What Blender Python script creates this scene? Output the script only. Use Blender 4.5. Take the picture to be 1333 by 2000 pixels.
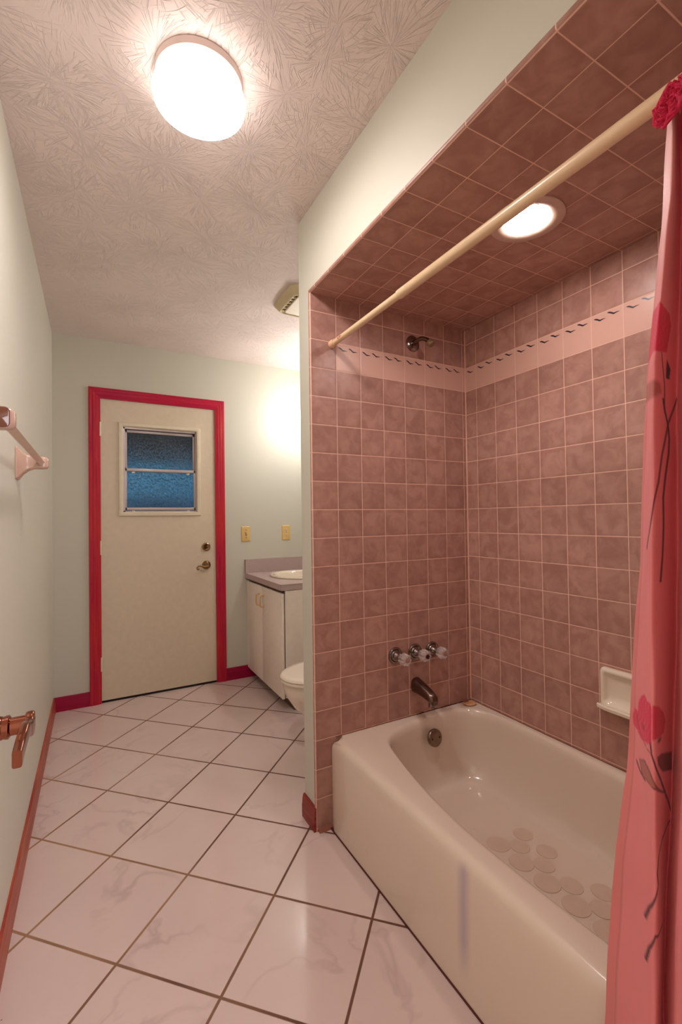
import bpy, bmesh, math, random
import numpy as np
from mathutils import Vector, Matrix
PI = math.pi
for o in list(bpy.data.objects): bpy.data.objects.remove(o)
scene = bpy.context.scene
COL = scene.collection
random.seed(4)

# ---------------------------------------------------------------- camera
CAM = Vector((0.2306, -3.4341, 1.2116)); YAW, PITCH, ROLL, FPX = -0.5018, 0.0146, -0.0138, 881.94
F = Vector((-math.sin(YAW)*math.cos(PITCH), math.cos(YAW)*math.cos(PITCH), math.sin(PITCH)))
R = F.cross(Vector((0, 0, 1))).normalized(); U = R.cross(F)
R2 = math.cos(ROLL)*R + math.sin(ROLL)*U; U2 = -math.sin(ROLL)*R + math.cos(ROLL)*U
cd = bpy.data.cameras.new('camera'); cam = bpy.data.objects.new('camera', cd); COL.objects.link(cam)
M = Matrix((( R2.x, U2.x, -F.x, CAM.x), (R2.y, U2.y, -F.y, CAM.y), (R2.z, U2.z, -F.z, CAM.z), (0, 0, 0, 1)))
cam.matrix_world = M
cd.sensor_fit = 'VERTICAL'; cd.sensor_height = 36.0; cd.sensor_width = 24.0; cd.lens = FPX/2000*36.0
cd.clip_start = 0.02; cd.clip_end = 100
scene.camera = cam

# ---------------------------------------------------------------- exposure, world, lights
vs = scene.view_settings
scene.display_settings.display_device = 'sRGB'
vs.view_transform = 'Standard'; vs.look = 'None'; vs.gamma = 1.0; vs.use_curve_mapping = False
vs.exposure = 0.28
W = bpy.data.worlds.new('world'); scene.world = W; W.use_nodes = True
W.node_tree.nodes['Background'].inputs[0].default_value = (0.03, 0.14, 0.24, 1)
W.node_tree.nodes['Background'].inputs[1].default_value = 1.1
LAMP_E, LAMP_SIDE, DOWN_E, BULB_E, FILL_W = 53.0, 6.0, 76.0, 43.0, 30.0
LAMP_C = (1.0, 0.91, 0.88); DOWN_C = (1.0, 0.90, 0.86); BULB_C = (1.0, 0.97, 0.95); FILL_C = (1.0, 0.95, 1.0)
def area(name, loc, rot, size, power, color, sy=None):
    l = bpy.data.lights.new(name, 'AREA'); l.energy = power; l.color = color; l.size = size
    if sy: l.shape = 'RECTANGLE'; l.size_y = sy
    o = bpy.data.objects.new(name, l); o.location = loc; o.rotation_euler = rot; COL.objects.link(o); return o
area('hall_fill', (1.20, -4.30, 1.35), (math.radians(90), 0, math.radians(40)), 0.8, FILL_W, FILL_C, sy=1.9)  # added fill from the unseen hall, evens out the room's brightness

# ---------------------------------------------------------------- room sizes
H = 2.44; XB = 0.985; XR = 1.798; YC = -1.721; YT = -1.835; YN = -3.36; ZS = 2.103
TP = 0.1137          # wall tile pitch
ZROW = 2.034         # a grout line height

# ---------------------------------------------------------------- materials
def lin(c):
    return tuple(((v/255)/12.92 if v/255 <= 0.04045 else ((v/255+0.055)/1.055)**2.4) for v in c)
class NT:
    def __init__(s, name):
        s.m = bpy.data.materials.new(name); s.m.use_nodes = True; s.t = s.m.node_tree; s.t.nodes.clear()
        s.out = s.n('ShaderNodeOutputMaterial'); s.b = s.n('ShaderNodeBsdfPrincipled')
        s.l(s.b.outputs[0], s.out.inputs[0])
    def n(s, k, **kw):
        x = s.t.nodes.new(k)
        for a, v in kw.items(): setattr(x, a, v)
        return x
    def l(s, a, b): s.t.links.new(a, b)
    def put(s, x, v):
        if isinstance(v, bpy.types.NodeSocket): s.l(v, x)
        elif isinstance(v, (tuple, list)): x.default_value = (*v, 1) if len(v) == 3 and len(x.default_value) == 4 else v
        else: x.default_value = v
    def set(s, **kw):
        for a, v in kw.items(): s.put(s.b.inputs[a.replace('_', ' ')], v)
    def math(s, op, a, b=None, c=None, clamp=False):
        x = s.n('ShaderNodeMath', operation=op); x.use_clamp = clamp
        s.put(x.inputs[0], a)
        if b is not None: s.put(x.inputs[1], b)
        if c is not None: s.put(x.inputs[2], c)
        return x.outputs[0]
    def vmath(s, op, a, b=None):
        x = s.n('ShaderNodeVectorMath', operation=op); s.put(x.inputs[0], a)
        if b is not None: s.put(x.inputs[1], b)
        return x.outputs['Value'] if op in ('LENGTH', 'DOT_PRODUCT', 'DISTANCE') else x.outputs[0]
    def coord(s): return s.n('ShaderNodeTexCoord').outputs['Object']
    def geo(s): return s.n('ShaderNodeNewGeometry').outputs['Position']
    def sep(s, v):
        x = s.n('ShaderNodeSeparateXYZ'); s.put(x.inputs[0], v); return x.outputs
    def comb(s, a, b, c):
        x = s.n('ShaderNodeCombineXYZ')
        for i, v in enumerate((a, b, c)): s.put(x.inputs[i], v)
        return x.outputs[0]
    def noise(s, v, scale, detail=2, rough=0.5, dist=0.0):
        x = s.n('ShaderNodeTexNoise'); s.put(x.inputs['Vector'], v); x.inputs['Scale'].default_value = scale
        x.inputs['Detail'].default_value = detail; x.inputs['Roughness'].default_value = rough
        x.inputs['Distortion'].default_value = dist; return x.outputs['Fac']
    def ramp(s, f, stops, interp='LINEAR'):
        x = s.n('ShaderNodeValToRGB'); s.put(x.inputs[0], f); r = x.color_ramp; r.interpolation = interp
        while len(r.elements) < len(stops): r.elements.new(0.5)
        for e, (p, c) in zip(r.elements, stops):
            e.position = p; e.color = (*c, 1) if not isinstance(c, (int, float)) else (c, c, c, 1)
        return x.outputs[0]
    def mix(s, f, a, b, mode='MIX'):
        x = s.n('ShaderNodeMix', data_type='RGBA', blend_type=mode); s.put(x.inputs[0], f)
        s.put(x.inputs[6], a); s.put(x.inputs[7], b); return x.outputs[2]
    def bump(s, h, strength=0.3, dist=0.002):
        x = s.n('ShaderNodeBump'); x.inputs['Strength'].default_value = strength
        x.inputs['Distance'].default_value = dist; s.put(x.inputs['Height'], h)
        s.l(x.outputs[0], s.b.inputs['Normal'])

def plain(name, rgb, rough=0.5, metal=0.0, var=0.06, scale=30, coat=0.0, bump=0.0, bscale=200):
    t = NT(name); c = lin(rgb); p = t.coord()
    f = t.noise(p, scale, 3)
    t.set(Base_Color=t.mix(f, tuple(x*(1-var) for x in c), tuple(min(1, x*(1+var)) for x in c)), Roughness=rough, Metallic=metal)
    if coat: t.set(Coat_Weight=coat, Coat_Roughness=0.08)
    if bump: t.bump(t.noise(p, bscale, 2), bump, 0.001)
    return t.m
def glow(name, color, strength):
    t = NT(name); t.set(Base_Color=(0.9, 0.9, 0.88), Roughness=0.4, Emission_Color=color, Emission_Strength=strength); return t.m

def paint(name, rgb):
    t = NT(name); p = t.geo(); c = lin(rgb)
    f = t.noise(p, 1.6, 2)
    base = t.mix(f, tuple(x*0.96 for x in c), tuple(min(1, x*1.04) for x in c))
    v = t.n('ShaderNodeTexVoronoi'); t.put(v.inputs['Vector'], p); v.inputs['Scale'].default_value = 5.0
    sp = t.math('LESS_THAN', v.outputs['Distance'], 0.014)
    t.set(Base_Color=t.mix(t.math('MULTIPLY', sp, 0.35), base, lin((120, 100, 80))), Roughness=0.5)
    t.bump(t.noise(p, 160, 3), 0.12, 0.001); return t.m

def tiles(name, axes, origin, pitch, body, dark, grout, rot=0.0, gw=0.003, band=None, bandcol=None, rough=0.32, floor=False):
    t = NT(name); p = t.geo(); s = t.sep(p)
    a, b = s[axes[0]], s[axes[1]]
    a = t.math('SUBTRACT', a, origin[0]); b = t.math('SUBTRACT', b, origin[1])
    if rot:
        cr, sr = math.cos(rot), math.sin(rot)
        a, b = (t.math('ADD', t.math('MULTIPLY', a, cr), t.math('MULTIPLY', b, sr)),
                t.math('SUBTRACT', t.math('MULTIPLY', a, sr), t.math('MULTIPLY', b, cr)))
    pa, pb = pitch
    a = t.math('DIVIDE', a, pa); b = t.math('DIVIDE', b, pb)
    ia = t.math('FLOOR', a); ib = t.math('FLOOR', b)
    fa = t.math('MULTIPLY', t.math('PINGPONG', a, 0.5), pa); fb = t.math('MULTIPLY', t.math('PINGPONG', b, 0.5), pb)
    wob = t.math('MULTIPLY', t.math('SUBTRACT', t.noise(p, 40, 1), 0.5), 0.0008)
    d = t.math('ADD', t.math('MINIMUM', fa, fb), wob)
    g = t.math('SUBTRACT', 1.0, t.math('DIVIDE', t.math('SUBTRACT', d, gw*0.36), gw*0.22), clamp=True)
    idv = t.comb(ia, ib, 3.7)
    wn = t.n('ShaderNodeTexWhiteNoise', noise_dimensions='3D'); t.put(wn.inputs['Vector'], idv)
    off = t.vmath('SCALE', wn.outputs['Color']); off.node.inputs['Scale'].default_value = 9.0
    q = t.vmath('ADD', p, off)
    if floor:
        n1 = t.noise(q, 2.6, 4, 0.55, 0.55)
        vein = t.math('ABSOLUTE', t.math('SUBTRACT', n1, 0.5))
        vm = t.math('MULTIPLY', t.ramp(vein, [(0.0, 1.0), (0.028, 0.0)]), t.ramp(t.noise(q, 2.1, 2), [(0.42, 0.0), (0.7, 1.0)]))
        cl = t.noise(q, 5, 3)
        col = t.mix(cl, body, dark)
        col = t.mix(t.math('MULTIPLY', vm, 0.42), col, lin((160, 130, 126)))
        v = t.n('ShaderNodeTexVoronoi'); t.put(v.inputs['Vector'], p); v.inputs['Scale'].default_value = 7.0
        spk = t.math('LESS_THAN', v.outputs['Distance'], 0.018)
        col = t.mix(t.math('MULTIPLY', spk, 0.6), col, lin((80, 60, 50)))
        gn = t.noise(p, 1.7, 2)
        gc = t.mix(t.ramp(t.math('ADD', gn, t.math('MULTIPLY', s[0], 0.35)), [(0.45, 0.0), (0.75, 1.0)]), lin(grout[1]), lin(grout[0]))
        hgt = t.math('SUBTRACT', 1.0, g)
    else:
        cl = t.noise(q, 17, 3, 0.55, 0.5)
        edge = t.ramp(t.math('DIVIDE', d, 0.02), [(0.05, 1.0), (1.0, 0.0)])
        f = t.math('ADD', t.ramp(cl, [(0.36, 1.0), (0.62, 0.0)]), t.math('MULTIPLY', edge, 0.35), clamp=True)
        col = t.mix(f, body, dark)
        br = t.math('ADD', 0.93, t.math('MULTIPLY', wn.outputs['Value'], 0.14))
        hs = t.n('ShaderNodeHueSaturation'); t.put(hs.inputs['Color'], col); t.put(hs.inputs['Value'], br); col = hs.outputs[0]
        if band is not None:
            m = t.math('COMPARE', ib, float(band), 0.3)
            m = t.math('MULTIPLY', m, t.math('GREATER_THAN', s[axes[0]], bandcol[1])) if bandcol[1] is not None else m
            col = t.mix(m, col, t.mix(cl, tuple(x*0.95 for x in bandcol[0]), tuple(x*1.04 for x in bandcol[0])))
        gc = lin(grout[0])
        pil = t.math('POWER', t.math('MINIMUM', t.math('DIVIDE', d, 0.006), 1.0), 0.5)
        hgt = t.math('MULTIPLY', pil, 1.0)
    t.set(Base_Color=t.mix(g, col, gc))
    t.set(Roughness=t.math('ADD', rough, t.math('MULTIPLY', g, 0.5)), Specular_IOR_Level=0.45 if floor else 0.3)
    t.bump(t.math('ADD', hgt, t.math('MULTIPLY', t.noise(p, 9, 2), 0.25)), 0.5 if not floor else 0.4, 0.0014)
    return t.m

def ceiling_mat():
    t = NT('stomped_plaster'); p = t.geo(); s = t.sep(p)
    flat = t.comb(s[0], s[1], 0.0)
    tot = None
    for sc, seed, amp in ((3.7, 0.0, 1.0), (5.1, 7.3, 0.75)):
        pp = t.vmath('ADD', flat, (seed, seed*0.7, 0.0))
        wv = t.n('ShaderNodeTexNoise'); t.put(wv.inputs['Vector'], pp); wv.inputs['Scale'].default_value = 9.0; wv.inputs['Detail'].default_value = 2
        w2 = t.vmath('SCALE', t.vmath('SUBTRACT', wv.outputs['Color'], (0.5, 0.5, 0.5))); w2.node.inputs['Scale'].default_value = 0.018
        pp = t.vmath('ADD', pp, w2)
        v = t.n('ShaderNodeTexVoronoi', voronoi_dimensions='2D'); t.put(v.inputs['Vector'], pp); v.inputs['Scale'].default_value = sc
        c = v.outputs['Position']
        dv = t.vmath('SUBTRACT', pp, c)
        ds = t.sep(dv); ang = t.math('ARCTAN2', ds[1], ds[0]); r = t.vmath('LENGTH', t.comb(ds[0], ds[1], 0.0))
        cs = t.sep(v.outputs['Color'])
        nv = t.comb(t.math('ADD', t.math('MULTIPLY', t.math('COSINE', ang), 4.3), t.math('MULTIPLY', cs[0], 30)),
                    t.math('ADD', t.math('MULTIPLY', t.math('SINE', ang), 4.3), t.math('MULTIPLY', cs[1], 30)), t.math('MULTIPLY', r, 3.5))
        n = t.noise(nv, 1.9, 2, 0.6)
        rid = t.ramp(t.math('ABSOLUTE', t.math('SUBTRACT', n, 0.5)), [(0.0, 1.0), (0.02, 0.5), (0.05, 0.0)])
        fade = t.math('MULTIPLY', t.ramp(r, [(0.01, 0.2), (0.035, 1.0), (0.12, 1.0), (0.19, 0.0)]), amp)
        e = t.math('MULTIPLY', rid, fade)
        brk = t.ramp(t.noise(t.vmath('ADD', pp, t.comb(t.math('MULTIPLY', ang, 0.9), 0.0, 0.0)), 17, 2), [(0.46, 0.0), (0.56, 1.0)])
        e = t.math('MULTIPLY', e, brk)
        tot = e if tot is None else t.math('MAXIMUM', tot, e)
    fine = t.noise(p, 75, 3)
    h = t.math('ADD', tot, t.math('MULTIPLY', fine, 0.09))
    c = lin((234, 218, 210))
    t.set(Base_Color=t.mix(t.noise(p, 2, 2), tuple(x*0.97 for x in c), tuple(x*1.03 for x in c)), Roughness=0.75)
    t.bump(h, 0.72, 0.004); return t.m

def wood(name, c1, c2, axis, rough=0.42, coat=0.08):
    t = NT(name); s = t.sep(t.geo())
    sc = [55.0, 55.0, 55.0]; sc[axis] = 2.5
    v = t.comb(*[t.math('MULTIPLY', s[i], sc[i]) for i in range(3)])
    n = t.noise(v, 1.6, 4, 0.6, 0.4); n2 = t.noise(t.geo(), 2.2, 2)
    f = t.ramp(t.math('ADD', t.math('MULTIPLY', n, 0.7), t.math('MULTIPLY', n2, 0.4)), [(0.42, 0.0), (0.68, 1.0)])
    t.set(Base_Color=t.mix(f, lin(c1), lin(c2)), Roughness=rough, Specular_IOR_Level=0.25, Coat_Weight=coat, Coat_Roughness=0.15)
    t.bump(n, 0.15, 0.0006); return t.m

MINT = paint('mint_paint', (207, 204, 189))
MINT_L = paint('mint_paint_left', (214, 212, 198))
CEIL = ceiling_mat()
TB, TD, TG = lin((184, 141, 127)), lin((166, 122, 110)), ((232, 188, 168),)
BANDC = lin((214, 170, 154))
T_END = tiles('mauve_tile_end', (0, 2), (XB-0.003, ZROW), (TP, 0.1123), TB, TD, TG, band=-2, bandcol=(BANDC, XB+0.112))
T_SIDE = tiles('mauve_tile_side', (1, 2), (YT-0.0695, ZROW-0.002), (0.1113, 0.1118), TB, TD, TG, band=-2, bandcol=(BANDC, None))
T_SOF = tiles('mauve_tile_soffit', (0, 1), (XB-0.001, -2.225), (TP, 0.1148), TB, TD, TG)
T_FLOOR = tiles('marbled_floor_tile', (0, 1), (-0.1774, -2.0305), (0.3228, 0.3228), lin((222, 200, 192)), lin((212, 188, 182)), ((104, 66, 50), (168, 128, 96)), rot=0.7855, gw=0.0085, rough=0.13, floor=True)
RED_V = wood('red_stained_wood', (176, 8, 62), (200, 50, 50), 2)
RED_X = wood('red_stained_wood_x', (150, 4, 60), (172, 18, 60), 0)
RED_Y = wood('red_brown_stained_wood', (150, 44, 40), (184, 98, 70), 1)
CREAM_DOOR = plain('cream_door_paint', (220, 204, 180), 0.42, bump=0.06)
CREAM_TRIM = plain('cream_trim_paint', (226, 214, 190), 0.35)
ALU = plain('aluminium_sash', (196, 182, 180), 0.35, 0.35)
DARK = plain('dark_gap', (30, 20, 18), 0.8)
BRASS = plain('antique_brass', (150, 118, 82), 0.28, 1.0, 0.12)
BRONZE = plain('copper_brass', (150, 92, 72), 0.12, 1.0, 0.08)
CHROME = plain('aged_chrome', (150, 138, 132), 0.16, 1.0, 0.18, 60)
CHROME_D = plain('dull_chrome', (120, 100, 90), 0.26, 1.0, 0.25, 60)
IVORY = plain('ivory_plastic', (224, 190, 120), 0.35)
IVORY_ROD = plain('ivory_rod_plastic', (228, 198, 160), 0.3)
PORC = plain('cream_porcelain', (236, 222, 202), 0.12, coat=0.4, var=0.02)
ENAMEL = None
LAMINATE = plain('pink_grey_laminate', (186, 164, 158), 0.4)
LAMEDGE = plain('laminate_edge', (150, 132, 120), 0.4)
CABINET = plain('cream_cabinet', (244, 232, 218), 0.38)
TOWEL = plain('beige_ceramic', (206, 172, 154), 0.25, coat=0.3)
MOULD = plain('red_brown_caulk', (84, 22, 20), 0.7, var=0.3, scale=60)
CAULK = plain('stained_caulk', (140, 84, 66), 0.6, var=0.35, scale=40)
INK = plain('indigo_ink', (34, 26, 44), 0.3)
REDINK = plain('red_ink', (190, 20, 44), 0.4)
BLACK = plain('black_plastic', (14, 10, 12), 0.35)
LAMPGLASS = glow('lit_lamp_glass', LAMP_C, LAMP_E); LAMPSIDE = glow('lit_lamp_glass_side', LAMP_C, LAMP_SIDE)
BULB = glow('lit_bulb', BULB_C, BULB_E)
PANMETAL = plain('white_lamp_pan', (225, 205, 195), 0.35)
FANP = plain('yellowed_fan_plastic', (214, 198, 158), 0.45)
FANPL = plain('fan_plate', (236, 222, 204), 0.5)
def lens_mat():
    t = NT('led_lens'); p = t.geo()
    v = t.n('ShaderNodeTexVoronoi', voronoi_dimensions='2D'); t.put(v.inputs['Vector'], p); v.inputs['Scale'].default_value = 75
    m = t.math('MULTIPLY', t.math('LESS_THAN', v.outputs['Distance'], 0.24), t.ramp(t.sep(v.outputs['Color'])[0], [(0.5, 0.0), (0.6, 1.0)]))
    t.set(Base_Color=(0.9, 0.9, 0.85), Emission_Color=t.mix(m, DOWN_C, (0.016, 0.011, 0.007)), Emission_Strength=DOWN_E); return t.m
LENS = lens_mat()
def acrylic():
    t = NT('clear_acrylic'); t.set(Base_Color=(0.95, 0.85, 0.82), Roughness=0.12, Transmission_Weight=0.75, IOR=1.46); return t.m
ACRYL = acrylic()
def pane_mat():
    t = NT('hammered_glass'); p = t.geo(); s = t.sep(p)
    v = t.comb(t.math('MULTIPLY', s[0], 1.0), 0.0, t.math('MULTIPLY', s[2], 0.75))
    n = t.noise(v, 70, 2, 0.5, 1.2)
    t.set(Base_Color=(0.80, 0.85, 0.88), Roughness=0.07, Transmission_Weight=1.0, IOR=1.45)
    t.bump(n, 1.0, 0.008); return t.m
PANE = pane_mat()
def enamel():
    t = NT('bathtub_enamel'); p = t.geo(); s = t.sep(p); c = lin((226, 208, 190))
    base = t.mix(t.noise(p, 4, 3), tuple(x*0.97 for x in c), tuple(x*1.02 for x in c))
    # soft-edged violet streak mixed into the apron colour
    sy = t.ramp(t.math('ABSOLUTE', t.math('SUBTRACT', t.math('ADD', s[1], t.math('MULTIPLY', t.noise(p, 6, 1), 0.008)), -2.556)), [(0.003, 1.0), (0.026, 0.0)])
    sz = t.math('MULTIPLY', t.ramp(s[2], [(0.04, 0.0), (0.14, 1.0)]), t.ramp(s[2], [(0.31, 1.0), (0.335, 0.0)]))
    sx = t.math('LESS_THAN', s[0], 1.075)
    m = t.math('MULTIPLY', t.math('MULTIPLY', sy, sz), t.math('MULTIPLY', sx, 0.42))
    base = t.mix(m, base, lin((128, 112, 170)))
    # faint scuffs in the bottom
    sc = t.math('MULTIPLY', t.math('LESS_THAN', s[2], 0.075), t.ramp(t.noise(p, 12, 5, 0.7, 2.0), [(0.62, 0.0), (0.75, 0.25)]))
    base = t.mix(sc, base, lin((150, 128, 112)))
    t.set(Base_Color=base, Roughness=0.16, Coat_Weight=0.3, Coat_Roughness=0.1); return t.m
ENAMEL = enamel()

# ---------------------------------------------------------------- mesh helpers
WL = {}
def tag(o, label=None, cat=None, group=None, kind=None):
    for k, v in (('label', label), ('category', cat), ('group', group), ('kind', kind)):
        if v: o[k] = v
    return o
def build(name, bm, mats, parent=None, smooth=35):
    off = WL.get(parent.name, Vector()) if parent else Vector()
    if off.length: bmesh.ops.translate(bm, verts=bm.verts, vec=-off)
    bmesh.ops.recalc_face_normals(bm, faces=bm.faces)
    me = bpy.data.meshes.new(name); bm.to_mesh(me); bm.free()
    for m in (mats if isinstance(mats, list) else [mats]): me.materials.append(m)
    if smooth:
        me.polygons.foreach_set('use_smooth', [True]*len(me.polygons))
        me.set_sharp_from_angle(angle=math.radians(smooth))
    o = bpy.data.objects.new(name, me); COL.objects.link(o)
    if parent: o.parent = parent
    WL[o.name] = off
    return o
def thing(name, loc, label, cat, group=None, kind=None):
    o = bpy.data.objects.new(name, None); COL.objects.link(o); o.location = loc; o.empty_display_size = 0.05
    WL[o.name] = Vector(loc); return tag(o, label, cat, group, kind)
def solo(name, bm, mats, loc, label, cat, group=None, smooth=35):
    """a thing that is one mesh, its origin at loc"""
    bmesh.ops.translate(bm, verts=bm.verts, vec=-Vector(loc))
    o = build(name, bm, mats, None, smooth); o.location = loc; WL[o.name] = Vector(loc)
    return tag(o, label, cat, group)
def box(bm, x0, x1, y0, y1, z0, z1, bev=0.0, seg=2, mi=0):
    r = bmesh.ops.create_cube(bm, size=1.0); vs_ = r['verts']
    for v in vs_:
        v.co = Vector(((x0+x1)/2+v.co.x*abs(x1-x0), (y0+y1)/2+v.co.y*abs(y1-y0), (z0+z1)/2+v.co.z*abs(z1-z0)))
    fs = {f for v in vs_ for f in v.link_faces}
    for f in fs: f.material_index = mi
    if bev:
        es = list({e for v in vs_ for e in v.link_edges})
        r = bmesh.ops.bevel(bm, geom=es, offset=bev, segments=seg, affect='EDGES', profile=0.5)
        for f in r['faces']: f.material_index = mi
    return bm
def B(*a, **k): return box(bmesh.new(), *a, **k)
def loft(bm, rings, cap0=True, cap1=True, closed=True, mi=0):
    vr = [[bm.verts.new(p) for p in r] for r in rings]; n = len(rings[0])
    for a, b in zip(vr, vr[1:]):
        for i in range(n if closed else n-1):
            j = (i+1) % n; f = bm.faces.new((a[i], a[j], b[j], b[i])); f.material_index = mi
    if cap0: bm.faces.new(vr[0][::-1]).material_index = mi
    if cap1: bm.faces.new(vr[-1]).material_index = mi
    return bm
def lathe(bm, c, d, prof, n=40, mi=0, cap0=True, cap1=True):
    """prof: (distance along d, radius)"""
    d = Vector(d).normalized(); a = d.orthogonal().normalized(); b = d.cross(a); c = Vector(c)
    return loft(bm, [[c+d*h+(a*math.cos(2*PI*i/n)+b*math.sin(2*PI*i/n))*max(r, 1e-4) for i in range(n)] for h, r in prof], cap0, cap1, mi=mi)
def tube(bm, pts, rad, n=14, mi=0, flat=None, up=Vector((0, 0, 1))):
    pts = [Vector(p) for p in pts]; rings = []
    for i, p in enumerate(pts):
        t = (pts[min(i+1, len(pts)-1)]-pts[max(i-1, 0)]).normalized()
        s = t.cross(up)
        if s.length < 1e-3: s = t.cross(Vector((1, 0, 0)))
        s.normalize(); w = s.cross(t); r = rad[i] if isinstance(rad, (list, tuple)) else rad
        rx, ry = (r, r) if flat is None else (r*flat[0], r*flat[1])
        rings.append([p+s*math.cos(2*PI*k/n)*rx+w*math.sin(2*PI*k/n)*ry for k in range(n)])
    return loft(bm, rings, mi=mi)
def crom(pts, n=8):
    P_ = [Vector(p) for p in pts]; out = []
    for i in range(len(P_)-1):
        p0 = P_[max(i-1, 0)]; p1 = P_[i]; p2 = P_[i+1]; p3 = P_[min(i+2, len(P_)-1)]
        for k in range(n):
            t = k/n; out.append(0.5*((2*p1)+(p2-p0)*t+(2*p0-5*p1+4*p2-p3)*t*t+(3*p1-p0-3*p2+p3)*t**3))
    out.append(P_[-1]); return out
def rrect(cx, cy, hx, hy, r, n=6):
    out = []
    for sx, sy, a0 in ((1, 1, 0), (-1, 1, 90), (-1, -1, 180), (1, -1, 270)):
        for k in range(n+1):
            a = math.radians(a0+90*k/n); out.append((cx+sx*(hx-r)+r*math.cos(a), cy+sy*(hy-r)+r*math.sin(a)))
    return out
def struct(name, bm, mats, smooth=0, parent=None):
    o = build(name, bm, mats, parent, smooth)
    if not parent: o['kind'] = 'structure'
    return o

def prism(bm, prof, axis, a, b, mi=0):
    """extrude a closed 2D profile along an axis; prof in the other two axes, in order"""
    def P3(p, t):
        q = [p[0], p[1]]; q.insert(axis, t); return Vector(q)
    return loft(bm, [[P3(p, a) for p in prof], [P3(p, b) for p in prof]], mi=mi)

# curtain fold lines: height, then (x, y) of every crease; printed motifs in (crease number, height)
CURTAIN_FOLDS =  [(1.885, [[1.095, -3.0395], [1.013, -3.0868], [1.111, -3.0499], [1.013, -3.1057], [1.107, -3.1349], [1.02, -3.1641], [1.107, -3.1933], [1.02, -3.2225], [1.107, -3.2516], [1.02, -3.2808], [1.107, -3.31]]),
 (1.8843, [[1.095, -3.0395], [1.013, -3.0868], [1.111, -3.0499], [1.013, -3.1057], [1.107, -3.1349], [1.02, -3.1641], [1.107, -3.1933], [1.02, -3.2225], [1.107, -3.2516], [1.02, -3.2808], [1.107, -3.31]]),
 (1.6976, [[1.0846, -3.0286], [1.0026, -3.0841], [1.1006, -3.0536], [1.0026, -3.1095], [1.0966, -3.1382], [1.0096, -3.1668], [1.0966, -3.1954], [1.0096, -3.2241], [1.0966, -3.2527], [1.0096, -3.2814], [1.0966, -3.31]]),
 (1.4461, [[1.0702, -3.0076], [0.9882, -3.06], [1.0862, -3.0502], [0.9882, -3.1103], [1.0822, -3.1388], [0.9952, -3.1674], [1.0822, -3.1959], [0.9952, -3.2244], [1.0822, -3.2529], [0.9952, -3.2815], [1.0822, -3.31]]),
 (1.1282, [[1.052, -3.0001], [0.97, -3.0593], [1.068, -3.0515], [0.97, -3.1082], [1.064, -3.137], [0.977, -3.1659], [1.064, -3.1947], [0.977, -3.2235], [1.064, -3.2523], [0.977, -3.2812], [1.064, -3.31]]),
 (0.9603, [[1.0424, -2.9873], [0.9604, -3.0633], [1.0584, -3.0486], [0.9604, -3.1044], [1.0544, -3.1338], [0.9674, -3.1632], [1.0544, -3.1925], [0.9674, -3.2219], [1.0544, -3.2513], [0.9674, -3.2806], [1.0544, -3.31]]),
 (0.7757, [[1.0319, -2.9797], [0.9499, -3.0673], [1.0479, -3.045], [0.9499, -3.102], [1.0439, -3.1317], [0.9569, -3.1614], [1.0439, -3.1911], [0.9569, -3.2209], [1.0439, -3.2506], [0.9569, -3.2803], [1.0439, -3.31]]),
 (0.6367, [[1.024, -2.962], [0.942, -3.0688], [1.04, -3.0384], [0.942, -3.0994], [1.036, -3.1295], [0.949, -3.1596], [1.036, -3.1897], [0.949, -3.2198], [1.036, -3.2498], [0.949, -3.2799], [1.036, -3.31]]),
 (0.4549, [[1.015, -2.9498], [0.933, -3.0706], [1.031, -3.0313], [0.933, -3.0965], [1.027, -3.127], [0.94, -3.1575], [1.027, -3.188], [0.94, -3.2185], [1.027, -3.249], [0.94, -3.2795], [1.027, -3.31]]),
 (0.3116, [[1.015, -2.9384], [0.933, -3.0695], [1.031, -3.0266], [0.933, -3.0915], [1.027, -3.1227], [0.94, -3.1539], [1.027, -3.1851], [0.94, -3.2163], [1.027, -3.2476], [0.94, -3.2788], [1.027, -3.31]]),
 (0.09, [[1.015, -2.9208], [0.933, -3.0677], [1.031, -3.0195], [0.933, -3.0838], [1.027, -3.1161], [0.94, -3.1484], [1.027, -3.1807], [0.94, -3.213], [1.027, -3.2454], [0.94, -3.2777], [1.027, -3.31]])]
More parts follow.
